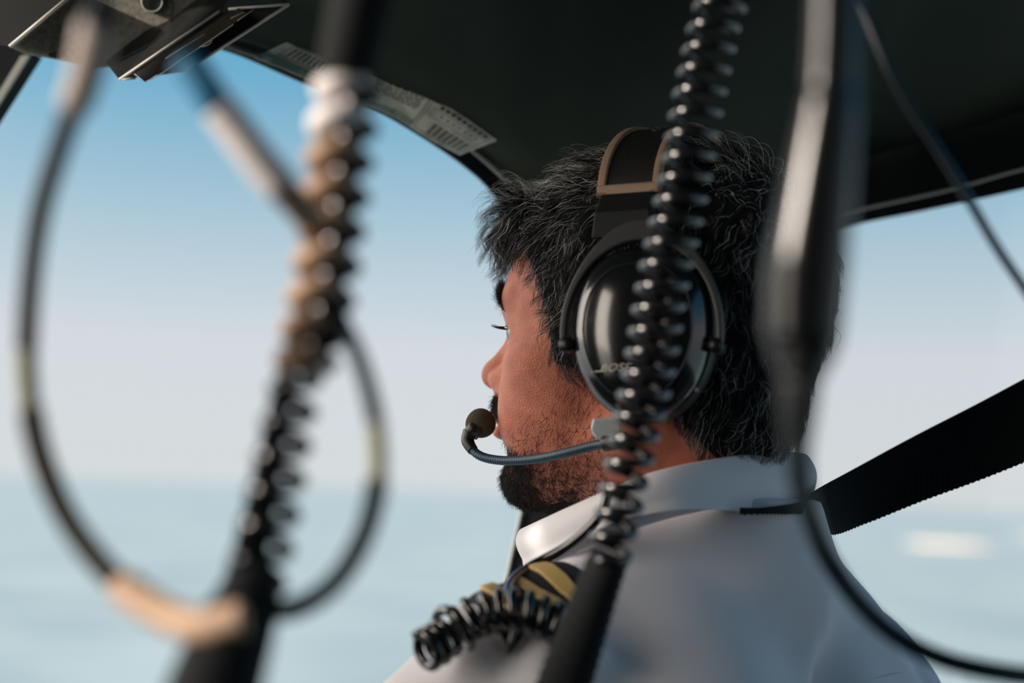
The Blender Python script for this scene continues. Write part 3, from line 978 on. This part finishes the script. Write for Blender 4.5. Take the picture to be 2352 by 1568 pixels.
# diagonal strap piece; sunlight put into its white and tan colours
c5 = empty("cord_strap", P(440, 160, .44), "short strap painted sunlit pale, slanting from the overhead vent to the spiral cord", "strap")
dp = spline([P(430, 140, .47), P(480, 215, .47), P(520, 270, .472), P(600, 375, .474), P(665, 450, .477), P(715, 505, .485)], 60)
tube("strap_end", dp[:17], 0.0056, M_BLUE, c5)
tube("strap", dp[16:46], 0.0064, M_SUN_WHITE, c5)
tube("strap_tip", dp[45:], 0.0054, M_SUN_TAN, c5)

# hanging plug, right foreground, with its cable
c6 = empty("headset_plug", P(1905, -60, .44), "large blurred black plug hanging behind the pilot's head with its cable", "plug")
ax6 = spline([P(1915, -80, .44), P(1912, 80, .44), P(1903, 240, .44), P(1880, 420, .44), P(1854, 620, .44), P(1845, 780, .44), P(1838, 900, .44), P(1832, 1040, .45)], 160)
s6 = np.linspace(0, 1, 160)
r6 = np.interp(s6, [0, 0.24, 0.28, 0.34, 0.60, 0.74, 0.79, 0.83, 0.90, 1.0], [0.0075, 0.0080, 0.0090, 0.0098, 0.0126, 0.0118, 0.0095, 0.0062, 0.0052, 0.0038])
tube("upper_lead", [P(1930, -1000, .46), P(1922, -500, .45), P(1915, -80, .44)], 0.0075, M_PLUG, c6, seg=24)
tube("plug_body", ax6[:128], r6[:128], M_PLUG, c6, seg=40)
tube("strain_relief", ax6[124:], r6[124:] + 0.0004 * np.sin(np.arange(36) * 1.5), M_RUBBER, c6, seg=20)
cp = spline([P(1832, 1020, .45), P(1838, 1110, .48), P(1862, 1190, .53), P(1900, 1280, .57), P(1965, 1375, .58), P(2050, 1455, .58), P(2150, 1508, .58), P(2260, 1538, .58), P(2400, 1555, .58), P(2560, 1540, .58)], 160)
tube("cable", cp, 0.0040, M_CABLE, c6)

# thin cable upper right
tube("thin_cable", spline([P(1930, -750, .66), P(1935, -300, .65), P(1958, -60, .64), P(1985, 20, .64), P(2030, 130, .64), P(2085, 235, .64), P(2150, 335, .64), P(2215, 440, .64), P(2285, 560, .64), P(2352, 660, .64), P(2430, 770, .64)], 180), 0.0022, M_CORD,
     label="thin black cable crossing the right window corner from the ceiling", cat="cable")

# ------------------------------------------------------------------ seat belt
bt = [(1700, 1166, .850), (1745, 1166, .850), (1800, 1160, .866), (1850, 1150, .895), (1872, 1127, .935), (1960, 1078, .985), (2100, 1002, 1.0), (2250, 925, 1.0), (2400, 845, 1.0), (2600, 740, 1.0)]
bb = [(1700, 1182, .850), (1745, 1181, .850), (1800, 1181, .866), (1850, 1184, .895), (1905, 1228, .945), (1990, 1202, .98), (2115, 1152, .985), (2262, 1098, .98), (2415, 1035, .97), (2620, 940, .96)]
A = spline([P(*q) for q in bt], 260); B = spline([P(*q) for q in bb], 260)
wv = 0.0005 * np.sin(np.arange(260) * 2.4)
B = B + U_ * wv[:, None]
strip("seat_belt", A, B, 0.0016, F_, M_WEB, label="wide black shoulder belt running from the collar to the right window", cat="seat belt")

# ------------------------------------------------------------------ cabin structure
def wr(name, V, Fc, m_, **kw):
    return mesh_obj(name, V, Fc, m_, None, kind="structure", **kw)


E = spline([P(-500, -140, 1.15), P(-100, 30, 1.12), P(250, 60, 1.10), P(540, 92, 1.08), P(700, 150, 1.08), P(860, 215, 1.08), P(970, 272, 1.09), P(1085, 345, 1.11), P(1160, 410, 1.13),
            P(1240, 490, 1.17), P(1340, 560, 1.21), P(1550, 560, 1.25), P(1800, 440, 1.25), P(1930, 377, 1.25), P(2150, 318, 1.22), P(2352, 255, 1.20), P(2700, 140, 1.15), P(3200, -60, 1.05)], 150)
rows = []
nB = 26
xs_ = np.linspace(-1.0, 1.1, 150)
for k in range(nB):
    t = k / (nB - 1)
    Bk = np.stack([xs_, np.full(150, -0.9), np.full(150, 1.80)], 1)
    r_ = E * (1 - t) + Bk * t
    r_[:, 2] += 0.10 * math.sin(math.pi * t) ** 0.8 if t > 0 else 0
    rows.append(r_)
V = np.array(rows); a_, b_ = V.shape[:2]
Fc = np.array([(i * b_ + j, i * b_ + j + 1, (i + 1) * b_ + j + 1, (i + 1) * b_ + j) for i in range(a_ - 1) for j in range(b_ - 1)])
ceil = wr("ceiling", V.reshape(-1, 3), Fc, M_LINER, label="dark headliner")
so = ceil.modifiers.new("s", "SOLIDIFY"); so.thickness = 0.02; so.offset = -1 if True else 1

# windshield frame strip (outer arc) running on into the door post behind the head
io = [(380, 12, 1.115), (550, 55, 1.105), (715, 112, 1.105), (880, 180, 1.105), (995, 240, 1.115), (1105, 315, 1.135), (1185, 395, 1.15), (1250, 520, 1.18), (1330, 680, 1.2), (1350, 860, 1.2), (1325, 1020, 1.2), (1290, 1160, 1.2), (1245, 1340, 1.18), (1200, 1520, 1.15), (1160, 1700, 1.12)]
oo = [(380, 72, 1.10), (525, 112, 1.09), (690, 182, 1.09), (850, 243, 1.09), (960, 305, 1.10), (1062, 375, 1.12), (1130, 440, 1.14), (1205, 555, 1.18), (1262, 700, 1.2), (1275, 860, 1.2), (1245, 1005, 1.2), (1203, 1150, 1.2), (1160, 1340, 1.18), (1120, 1520, 1.15), (1080, 1700, 1.12)]
A = spline([P(*q) for q in io], 140); B = spline([P(*q) for q in oo], 140)
strip("trim_1", A, B, 0.02, F_, M_FRAME, kind="structure", label="dark windshield frame and door post")
tube("trim_2", spline([P(q[0], q[1], q[2] - .002) for q in oo[9:]], 60), 0.0011, M_EDGE2, kind="structure", seg=8)
tube("trim_3", spline([P(1085, 346, 1.106), P(1125, 380, 1.115), P(1165, 418, 1.124), P(1200, 455, 1.13)], 30), 0.0016, M_EDGE2, kind="structure", seg=8)
tube("trim_4", spline([P(515, 100, 1.075), P(560, 117, 1.075), P(600, 127, 1.075), P(650, 118, 1.075)], 30), 0.0022, M_FELT, kind="structure", seg=8)
# right rail above the side window
A = spline([P(1250, 560, 1.26), P(1500, 480, 1.27), P(1930, 372, 1.26), P(2150, 314, 1.23), P(2352, 250, 1.21), P(2700, 140, 1.16)], 40)
B = spline([P(1250, 690, 1.24), P(1500, 630, 1.25), P(1930, 522, 1.24), P(2150, 476, 1.21), P(2352, 432, 1.19), P(2700, 350, 1.14)], 40)
strip("wall_right", A, B, 0.03, F_, M_FRAME, kind="structure", label="black rail above the right side window")
tube("trim_5", spline([P(1800, 524, 1.225), P(1990, 478, 1.21), P(2180, 436, 1.20), P(2352, 388, 1.18), P(2600, 330, 1.15)], 40), 0.0013, M_EDGE2, kind="structure", seg=8)
# left pillar at the top left corner
strip("trim_6", [P(-30, 85, 1.15), P(-130, 300, 1.15), P(-300, 700, 1.15)], [P(78, 122, 1.15), P(-5, 252, 1.15), P(-200, 560, 1.15)], 0.02, F_, M_FRAME, kind="structure", label="dark left windshield pillar")
strip("trim_7", [P(48, 128, 1.14), P(-35, 262, 1.14)], [P(66, 126, 1.14), P(-14, 254, 1.14)], 0.004, F_, M_EDGE2, kind="structure")
# cabin floor, back wall and low side walls out of frame
wr("floor", [(-1.2, -1.0, 0), (1.2, -1.0, 0), (1.2, 1.4, 0), (-1.2, 1.4, 0)], [(0, 1, 2, 3)], M_FLOOR, smooth=False)
wr("wall_back", [(-1.2, -0.9, 0), (1.2, -0.9, 0), (1.2, -0.9, 1.85), (-1.2, -0.9, 1.85)], [(0, 1, 2, 3)], M_FLOOR, smooth=False)

# glass panes: nearly clear, with reflections painted as faint vertical streaks low on the right
def glass_material():
    M = bpy.data.materials.new("window_glass"); M.use_nodes = True
    t = M.node_tree
    for n in list(t.nodes): t.nodes.remove(n)
    o_ = t.nodes.new("ShaderNodeOutputMaterial"); tr = t.nodes.new("ShaderNodeBsdfTransparent"); gl = t.nodes.new("ShaderNodeBsdfGlossy")
    gl.inputs["Roughness"].default_value = 0.02
    m1 = t.nodes.new("ShaderNodeMixShader"); m1.inputs[0].default_value = 0.02
    df = t.nodes.new("ShaderNodeBsdfTranslucent"); df.inputs["Color"].default_value = (0.95, 0.95, 0.95, 1)
    m2 = t.nodes.new("ShaderNodeMixShader")
    tc_ = t.nodes.new("ShaderNodeTexCoord"); mp = t.nodes.new("ShaderNodeMapping"); mp.inputs["Scale"].default_value = (38, 38, 2.2); mp.inputs["Rotation"].default_value = (0, 0.22, 0)
    nz = t.nodes.new("ShaderNodeTexNoise"); nz.inputs["Scale"].default_value = 1.0; nz.inputs["Detail"].default_value = 3
    cr_ = t.nodes.new("ShaderNodeValToRGB"); cr_.color_ramp.elements[0].position = 0.60; cr_.color_ramp.elements[1].position = 0.80; cr_.color_ramp.elements[1].color = (0.5, 0.5, 0.5, 1)
    sx = t.nodes.new("ShaderNodeSeparateXYZ"); mz = t.nodes.new("ShaderNodeMapRange")
    mz.inputs["From Min"].default_value = 1.10; mz.inputs["From Max"].default_value = 1.02
    mu = t.nodes.new("ShaderNodeMath"); mu.operation = "MULTIPLY"
    t.links.new(tc_.outputs["Object"], mp.inputs["Vector"]); t.links.new(mp.outputs[0], nz.inputs["Vector"]); t.links.new(nz.outputs["Fac"], cr_.inputs["Fac"])
    t.links.new(tc_.outputs["Object"], sx.inputs[0]); t.links.new(sx.outputs["Z"], mz.inputs["Value"])
    t.links.new(cr_.outputs["Color"], mu.inputs[0]); t.links.new(mz.outputs[0], mu.inputs[1]); t.links.new(mu.outputs[0], m2.inputs[0])
    t.links.new(tr.outputs[0], m1.inputs[1]); t.links.new(gl.outputs[0], m1.inputs[2]); t.links.new(m1.outputs[0], m2.inputs[1]); t.links.new(df.outputs[0], m2.inputs[2])
    t.links.new(m2.outputs[0], o_.inputs["Surface"])
    return M


M_GLASS = glass_material()
slab("window_1", [P(1500, 460, 1.30), P(2900, 120, 1.30), P(2900, 1900, 1.30), P(1500, 1900, 1.30)], 0.004, F_, M_GLASS, kind="structure", label="clear right side window")

# cabin sides out of frame: rear panels, sills, and a left post added to shade the pilot
SUN = np.array([0.88, 0.30, -0.30]); SUN = SUN / np.linalg.norm(SUN)
XL = -0.78


def side(nm, x, y0, y1, z0, z1, **kw):
    return strip(nm, [(x, y0, z0), (x, y1, z0)], [(x, y0, z1), (x, y1, z1)], 0.03, (math.copysign(1, x), 0, 0), M_FLOOR, kind="structure", **kw)


side("wall_left", XL, -0.9, 0.08, 0, 1.9)
side("trim_8", XL, 0.08, 0.42, 0, 0.95)
side("trim_8", XL, 0.78, 1.3, 0, 0.95)
tgt = P(1245, 1222, 0.875)
gap = tgt - SUN * ((tgt[0] - XL) / SUN[0])          # hole added in the post so a sun patch lands on the collar
gy0, gy1, gz0, gz1 = gap[1] - 0.013, gap[1] + 0.013, gap[2] - 0.010, gap[2] + 0.010
post = [(0.42, gy0, 0, 1.9), (gy1, 0.78, 0, 1.9), (gy0, gy1, 0, gz0), (gy0, gy1, gz1, 1.9)]  # four pieces of the added post, around the hole
for (a0, a1, b0, b1) in post:
    side("sun_block_post", XL, a0, a1, b0, b1)
side("wall_right_rear", 0.80, -0.9, -0.25, 0, 1.8)
side("trim_9", 0.80, -0.25, 1.3, 0, 0.95)

# ------------------------------------------------------------------ overhead console, top left
con = empty("overhead_console", P(300, 0, 1.02), "grey felt overhead console panel with round openings at the top left", "console")
out_ = [(20, 108), (60, 125), (110, 134), (165, 145), (205, 157), (250, 154), (330, 120), (420, 60), (520, 0), (560, -60), (220, -80), (150, -5)]
fl = slab("felt_panel", [P(x, y, 1.03) for x, y in out_], 0.04, F_ * 0.92 - R_ * 0.27 + U_ * 0.23, M_FELT, con)
b = fl.modifiers.new("b", "BEVEL"); b.width = 0.004; b.segments = 3
def disc(name, px, py, d, r, material, parent, sq=1.0, depth=0.006, **kw):
    c = P(px, py, d); a = np.linspace(0, 2 * np.pi, 28, endpoint=False)
    o = [c + R_ * math.cos(t) * r + U_ * math.sin(t) * r * sq for t in a]
    return slab(name, o, depth, F_, material, parent, **kw)
disc("opening", 350, 4, 1.024, 0.0068, M_RUBBER, con)
rim = [P(350, 4, 1.022) + R_ * math.cos(t) * 0.0074 + U_ * math.sin(t) * 0.0074 for t in np.linspace(0, 2 * np.pi, 40)]
tube("opening_rim", rim, 0.0009, M_EDGE2, con, seg=8)
disc("opening", 132, 126, 1.024, 0.0065, M_RUBBER, con, sq=0.4)
slab("side_cover", [P(-80, -60, 1.0), P(165, -25, 1.0), P(148, 2, 1.0), P(20, 106, 1.0), P(-80, 95, 1.0)], 0.03, F_ * 0.92 - R_ * 0.31 + U_ * 0.23, M_BOX, con)
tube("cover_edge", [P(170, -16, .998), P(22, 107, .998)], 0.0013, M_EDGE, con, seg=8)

bx = empty("overhead_vent_box", P(450, 80, .99), "black framed box with slanted drawer-like panels hanging beside the felt console", "instrument box")
A_, B_, C_, D_ = (274, 183), (512, 22), (664, 10), (424, 164)
dn = F_ * 0.95 - R_ * 0.235 + U_ * 0.215
slab("housing", [P(240, 141, 1.02), P(274, 183, 1.0), P(512, 22, 1.0), P(560, -70, 1.02), P(450, -90, 1.04), P(430, 0, 1.04)], 0.06, dn, M_BOX, bx)
slab("face_panel", [P(*A_, 1.0), P(*B_, 1.0), P(520, 21, 1.0), P(*C_, 1.0), P(*D_, 1.0)], 0.02, dn, M_BOX, bx)
slab("drawer", [P(309, 170, .992), P(335, 188, .985), P(570, 32, .985), P(548, 18, .992)], 0.012, dn, M_BROWN, bx)
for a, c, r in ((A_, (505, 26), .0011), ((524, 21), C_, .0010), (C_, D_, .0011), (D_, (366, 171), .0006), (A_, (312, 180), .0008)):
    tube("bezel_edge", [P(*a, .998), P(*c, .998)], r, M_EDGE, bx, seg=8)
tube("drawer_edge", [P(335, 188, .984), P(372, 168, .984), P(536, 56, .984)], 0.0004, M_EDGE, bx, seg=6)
tube("drawer_edge", [P(309, 170, .991), P(335, 188, .984)], 0.0004, M_EDGE2, bx, seg=6)
tube("drawer_edge", [P(380, 135, .984), P(470, 78, .984)], 0.0005, M_EDGE2, bx, seg=6)
tube("tab", spline([P(459, 107, .983), P(470, 106, .981), P(482, 100, .981), P(487, 90, .983)], 16), 0.0005, M_EDGE2, bx, seg=6)
for a, c in (((530, 42), (560, 28)), ((545, 48), (582, 22))):
    tube("slot_edge", [P(*a, .983), P(*c, .983)], 0.0003, M_EDGE2, bx, seg=6)

# ------------------------------------------------------------------ placards along the windshield arc
def placard(name, up_, lo_, label, depth_off, marks, backing=M_PAPER):
    up = spline([P(*q) for q in up_], 40); lo = spline([P(*q) for q in lo_], 40)
    o = strip(name, up, lo, 0.0012, F_, backing, label=label, cat="placard", group=None)
    def at(u, v):
        a = np.array([np.interp(u * 39, range(40), up[:, k]) for k in range(3)]); b = np.array([np.interp(u * 39, range(40), lo[:, k]) for k in range(3)])
        return a * (1 - v) + b * v - F_ * 0.0006
    for nm, mm, lst in marks:
        Vv, Ff = [], []
        for (u0, u1, v0, v1) in lst:
            n0 = len(Vv); k = max(2, int((u1 - u0) * 40) + 1)
            for i in range(k):
                u = u0 + (u1 - u0) * i / (k - 1)
                Vv += [at(u, v0), at(u, v1)]
            Ff += [(n0 + 2 * i, n0 + 2 * i + 2, n0 + 2 * i + 3, n0 + 2 * i + 1) for i in range(k - 1)]
        mesh_obj(nm, Vv, Ff, mm, o, smooth=False)
    return o


r5 = random.Random(5)
marks_a = []
for i in range(11):     # left placard boxed print
    u = 0.16 + i * 0.055
    marks_a.append((u, u + 0.022, 0.18 + r5.random() * 0.03, 0.55))
box_a = [(0.10, 0.85, 0.12, 0.145), (0.10, 0.85, 0.60, 0.63), (0.10, 0.108, 0.12, 0.62)]
placard("placard", [(668, 92, 1.060), (715, 112, 1.060), (770, 134, 1.060), (850, 170, 1.06)], [(584, 132, 1.070), (650, 158, 1.070), (725, 190, 1.070), (830, 232, 1.07)],
        "small boxed print placard on the windshield arc between the overhead box and thick cord", 0,
        [("print_lines", M_INK, marks_a + box_a), ("backing", M_TEAL, [(0.0, 1.0, 0.70, 0.98)])])
marks_b = []
for row in range(5):
    v0 = 0.12 + row * 0.085
    u = 0.06
    while u < 0.40:
        w = 0.02 + r5.random() * 0.05
        marks_b.append((u, min(0.42, u + w), v0, v0 + 0.035)); u += w + 0.012
for c in range(7):      # columns of figures in the table
    u = 0.60 + c * 0.052
    for rr_ in range(5):
        v = 0.58 + rr_ * 0.065
        marks_b.append((u, u + 0.028, v, v + 0.045))
    marks_b.append((u, u + 0.012, 0.30, 0.36))
for c in range(9):
    marks_b.append((0.55 + c * 0.046, 0.55 + c * 0.046 + 0.03, 0.08, 0.16))
marks_b += [(0.455, 0.460, 0.05, 0.95), (0.48, 0.484, 0.05, 0.95), (0.484, 0.97, 0.05, 0.065), (0.484, 0.97, 0.93, 0.945), (0.965, 0.97, 0.05, 0.94), (0.52, 0.95, 0.21, 0.222), (0.52, 0.95, 0.45, 0.46)]
placard("placard", [(845, 168, 1.060), (940, 200, 1.062), (1040, 252, 1.07), (1142, 322, 1.085)], [(835, 236, 1.075), (905, 268, 1.075), (985, 318, 1.08), (1056, 356, 1.095)],
        "long curved placard with a printed table, above the pilot's forehead on the windshield arc", 0,
        [("print_lines", M_INK, marks_b), ("backing", M_TEAL, [(0.0, 0.45, 0.80, 0.99)])])

# ------------------------------------------------------------------ outside: sea and sandbanks
def sea_material():
    M = bpy.data.materials.new("sea"); M.use_nodes = True
    nt = M.node_tree; b = nt.nodes["Principled BSDF"]
    b.inputs["Base Color"].default_value = (0.10, 0.24, 0.31, 1)
    b.inputs["Roughness"].default_value = 0.32
    b.inputs["IOR"].default_value = 1.33
    b.inputs["Specular IOR Level"].default_value = 0.25
    tc = nt.nodes.new("ShaderNodeTexCoord")
    n = nt.nodes.new("ShaderNodeTexNoise"); n.inputs["Scale"].default_value = 0.004; n.inputs["Detail"].default_value = 6
    nt.links.new(tc.outputs["Object"], n.inputs["Vector"])
    r = nt.nodes.new("ShaderNodeValToRGB")
    r.color_ramp.elements[0].position = 0.35; r.color_ramp.elements[0].color = (0.22, 0.30, 0.32, 1)
    r.color_ramp.elements[1].position = 0.65; r.color_ramp.elements[1].color = (0.30, 0.38, 0.40, 1)
    nt.links.new(n.outputs["Fac"], r.inputs["Fac"]); nt.links.new(r.outputs["Color"], b.inputs["Base Color"])
    return M


ZS = -200.0
wr("sea", [(-60000, -2000, ZS), (60000, -2000, ZS), (60000, 110000, ZS), (-60000, 110000, ZS)], [(0, 1, 2, 3)], sea_material(), smooth=False, label="pale hazy sea")


def sea_pt(px, py):
    d = P(px, py, 1.0) - CAM
    t = (ZS - CAM[2]) / d[2]
    return CAM + d * t


def island(px0, px1, py, label, hgt):
    a, b = sea_pt(px0, py), sea_pt(px1, py + 0.036 * (px1 - px0))
    c = (a + b) / 2; L = np.linalg.norm(b - a) / 2
    nr, ns = 10, 48; V = [c + [0, 0, hgt]]; Fc = []
    dirx = (b - a) / (2 * L); diry = np.array([-dirx[1], dirx[0], 0])
    for i in range(1, nr + 1):
        t = i / nr
        for j in range(ns):
            an = 2 * math.pi * j / ns
            w = 1 + 0.12 * math.sin(3 * an + px0) + 0.08 * math.sin(7 * an)
            V.append(c + dirx * L * t * w * math.cos(an) + diry * L * 1.7 * t * w * math.sin(an) + np.array([0, 0, hgt * (1 - t * t) - 2 * t]))
    Fc += [(0, 1 + j, 1 + (j + 1) % ns) for j in range(ns)]
    Fc += [(1 + i * ns + j, 1 + (i + 1) * ns + j, 1 + (i + 1) * ns + (j + 1) % ns, 1 + i * ns + (j + 1) % ns) for i in range(nr - 1) for j in range(ns)]
    mesh_obj("sandbank", V, Fc, M_SAND, label=label, cat="sandbank")


island(2075, 2275, 1248, "pale sandy island below the seat belt in the right window", 14)
island(2335, 2520, 1232, "pale sandy island cut by the right edge of the picture", 12)

# ------------------------------------------------------------------ light
W = bpy.data.worlds.new("world"); SC.world = W; W.use_nodes = True
nt = W.node_tree
for n in list(nt.nodes): nt.nodes.remove(n)
out = nt.nodes.new("ShaderNodeOutputWorld"); bg = nt.nodes.new("ShaderNodeBackground")
tc = nt.nodes.new("ShaderNodeTexCoord"); sp = nt.nodes.new("ShaderNodeSeparateXYZ"); mr = nt.nodes.new("ShaderNodeMath"); mr.operation = "ARCSINE"
ml = nt.nodes.new("ShaderNodeMath"); ml.operation = "MULTIPLY"; ml.inputs[1].default_value = 2 / math.pi
cr = nt.nodes.new("ShaderNodeValToRGB")
nt.links.new(tc.outputs["Generated"], sp.inputs[0]); nt.links.new(sp.outputs["Z"], mr.inputs[0]); nt.links.new(mr.outputs[0], ml.inputs[0])
nt.links.new(ml.outputs[0], cr.inputs["Fac"]); nt.links.new(cr.outputs["Color"], bg.inputs["Color"]); nt.links.new(bg.outputs[0], out.inputs[0])


def lin(r, g, b):
    f = lambda c: (c / 255 / 12.92) if c / 255 <= 0.04045 else ((c / 255 + 0.055) / 1.055) ** 2.4
    return (f(r), f(g), f(b), 1)


stops = [(-0.1, lin(190, 205, 212)), (0.5, lin(214, 219, 221)), (5.5, lin(212, 218, 224)), (8.5, lin(188, 208, 219)), (12, lin(156, 193, 213)), (16, lin(110, 174, 206)), (25, lin(75, 145, 190)), (60, lin(40, 95, 150))]
els = cr.color_ramp.elements
els[0].position = 0.0; els[0].color = stops[1][1]
els[1].position = 60 / 90; els[1].color = stops[-1][1]
for a, c in stops[2:-1]:
    e = els.new(a / 90); e.color = c
bg.inputs["Strength"].default_value = 1.0
# brighter haze around the low sun, left of the frame
dp_ = nt.nodes.new("ShaderNodeVectorMath"); dp_.operation = "DOT_PRODUCT"; dp_.inputs[1].default_value = tuple(-SUN)
mx = nt.nodes.new("ShaderNodeMath"); mx.operation = "MAXIMUM"; mx.inputs[1].default_value = 0.0
pw = nt.nodes.new("ShaderNodeMath"); pw.operation = "POWER"; pw.inputs[1].default_value = 2.4
ms = nt.nodes.new("ShaderNodeMath"); ms.operation = "MULTIPLY"; ms.inputs[1].default_value = 8.0
bg2 = nt.nodes.new("ShaderNodeBackground"); bg2.inputs["Color"].default_value = (1.0, 0.86, 0.72, 1)
ash = nt.nodes.new("ShaderNodeAddShader")
nt.links.new(tc.outputs["Generated"], dp_.inputs[0]); nt.links.new(dp_.outputs["Value"], mx.inputs[0]); nt.links.new(mx.outputs[0], pw.inputs[0])
nt.links.new(pw.outputs[0], ms.inputs[0]); nt.links.new(ms.outputs[0], bg2.inputs["Strength"])
nt.links.new(bg.outputs[0], ash.inputs[0]); nt.links.new(bg2.outputs[0], ash.inputs[1]); nt.links.new(ash.outputs[0], out.inputs[0])


def sun(name, direction, strength, color, angle):
    l = bpy.data.lights.new(name, "SUN"); l.energy = strength; l.color = color; l.angle = math.radians(angle)
    o = bpy.data.objects.new(name, l); COL.objects.link(o)
    o.rotation_euler = Vector(direction).to_track_quat("-Z", "Y").to_euler()
    o.location = (0, 0, 5)
    return o


# low warm sun from the left, a little behind the camera
sun("sun", SUN, 5.0, (1.0, 0.88, 0.77), 1.2)

SC.view_settings.view_transform = "Standard"
SC.view_settings.look = "None"
SC.view_settings.exposure = 0.0
SC.view_settings.gamma = 1.0
SC.view_settings.use_curve_mapping = False
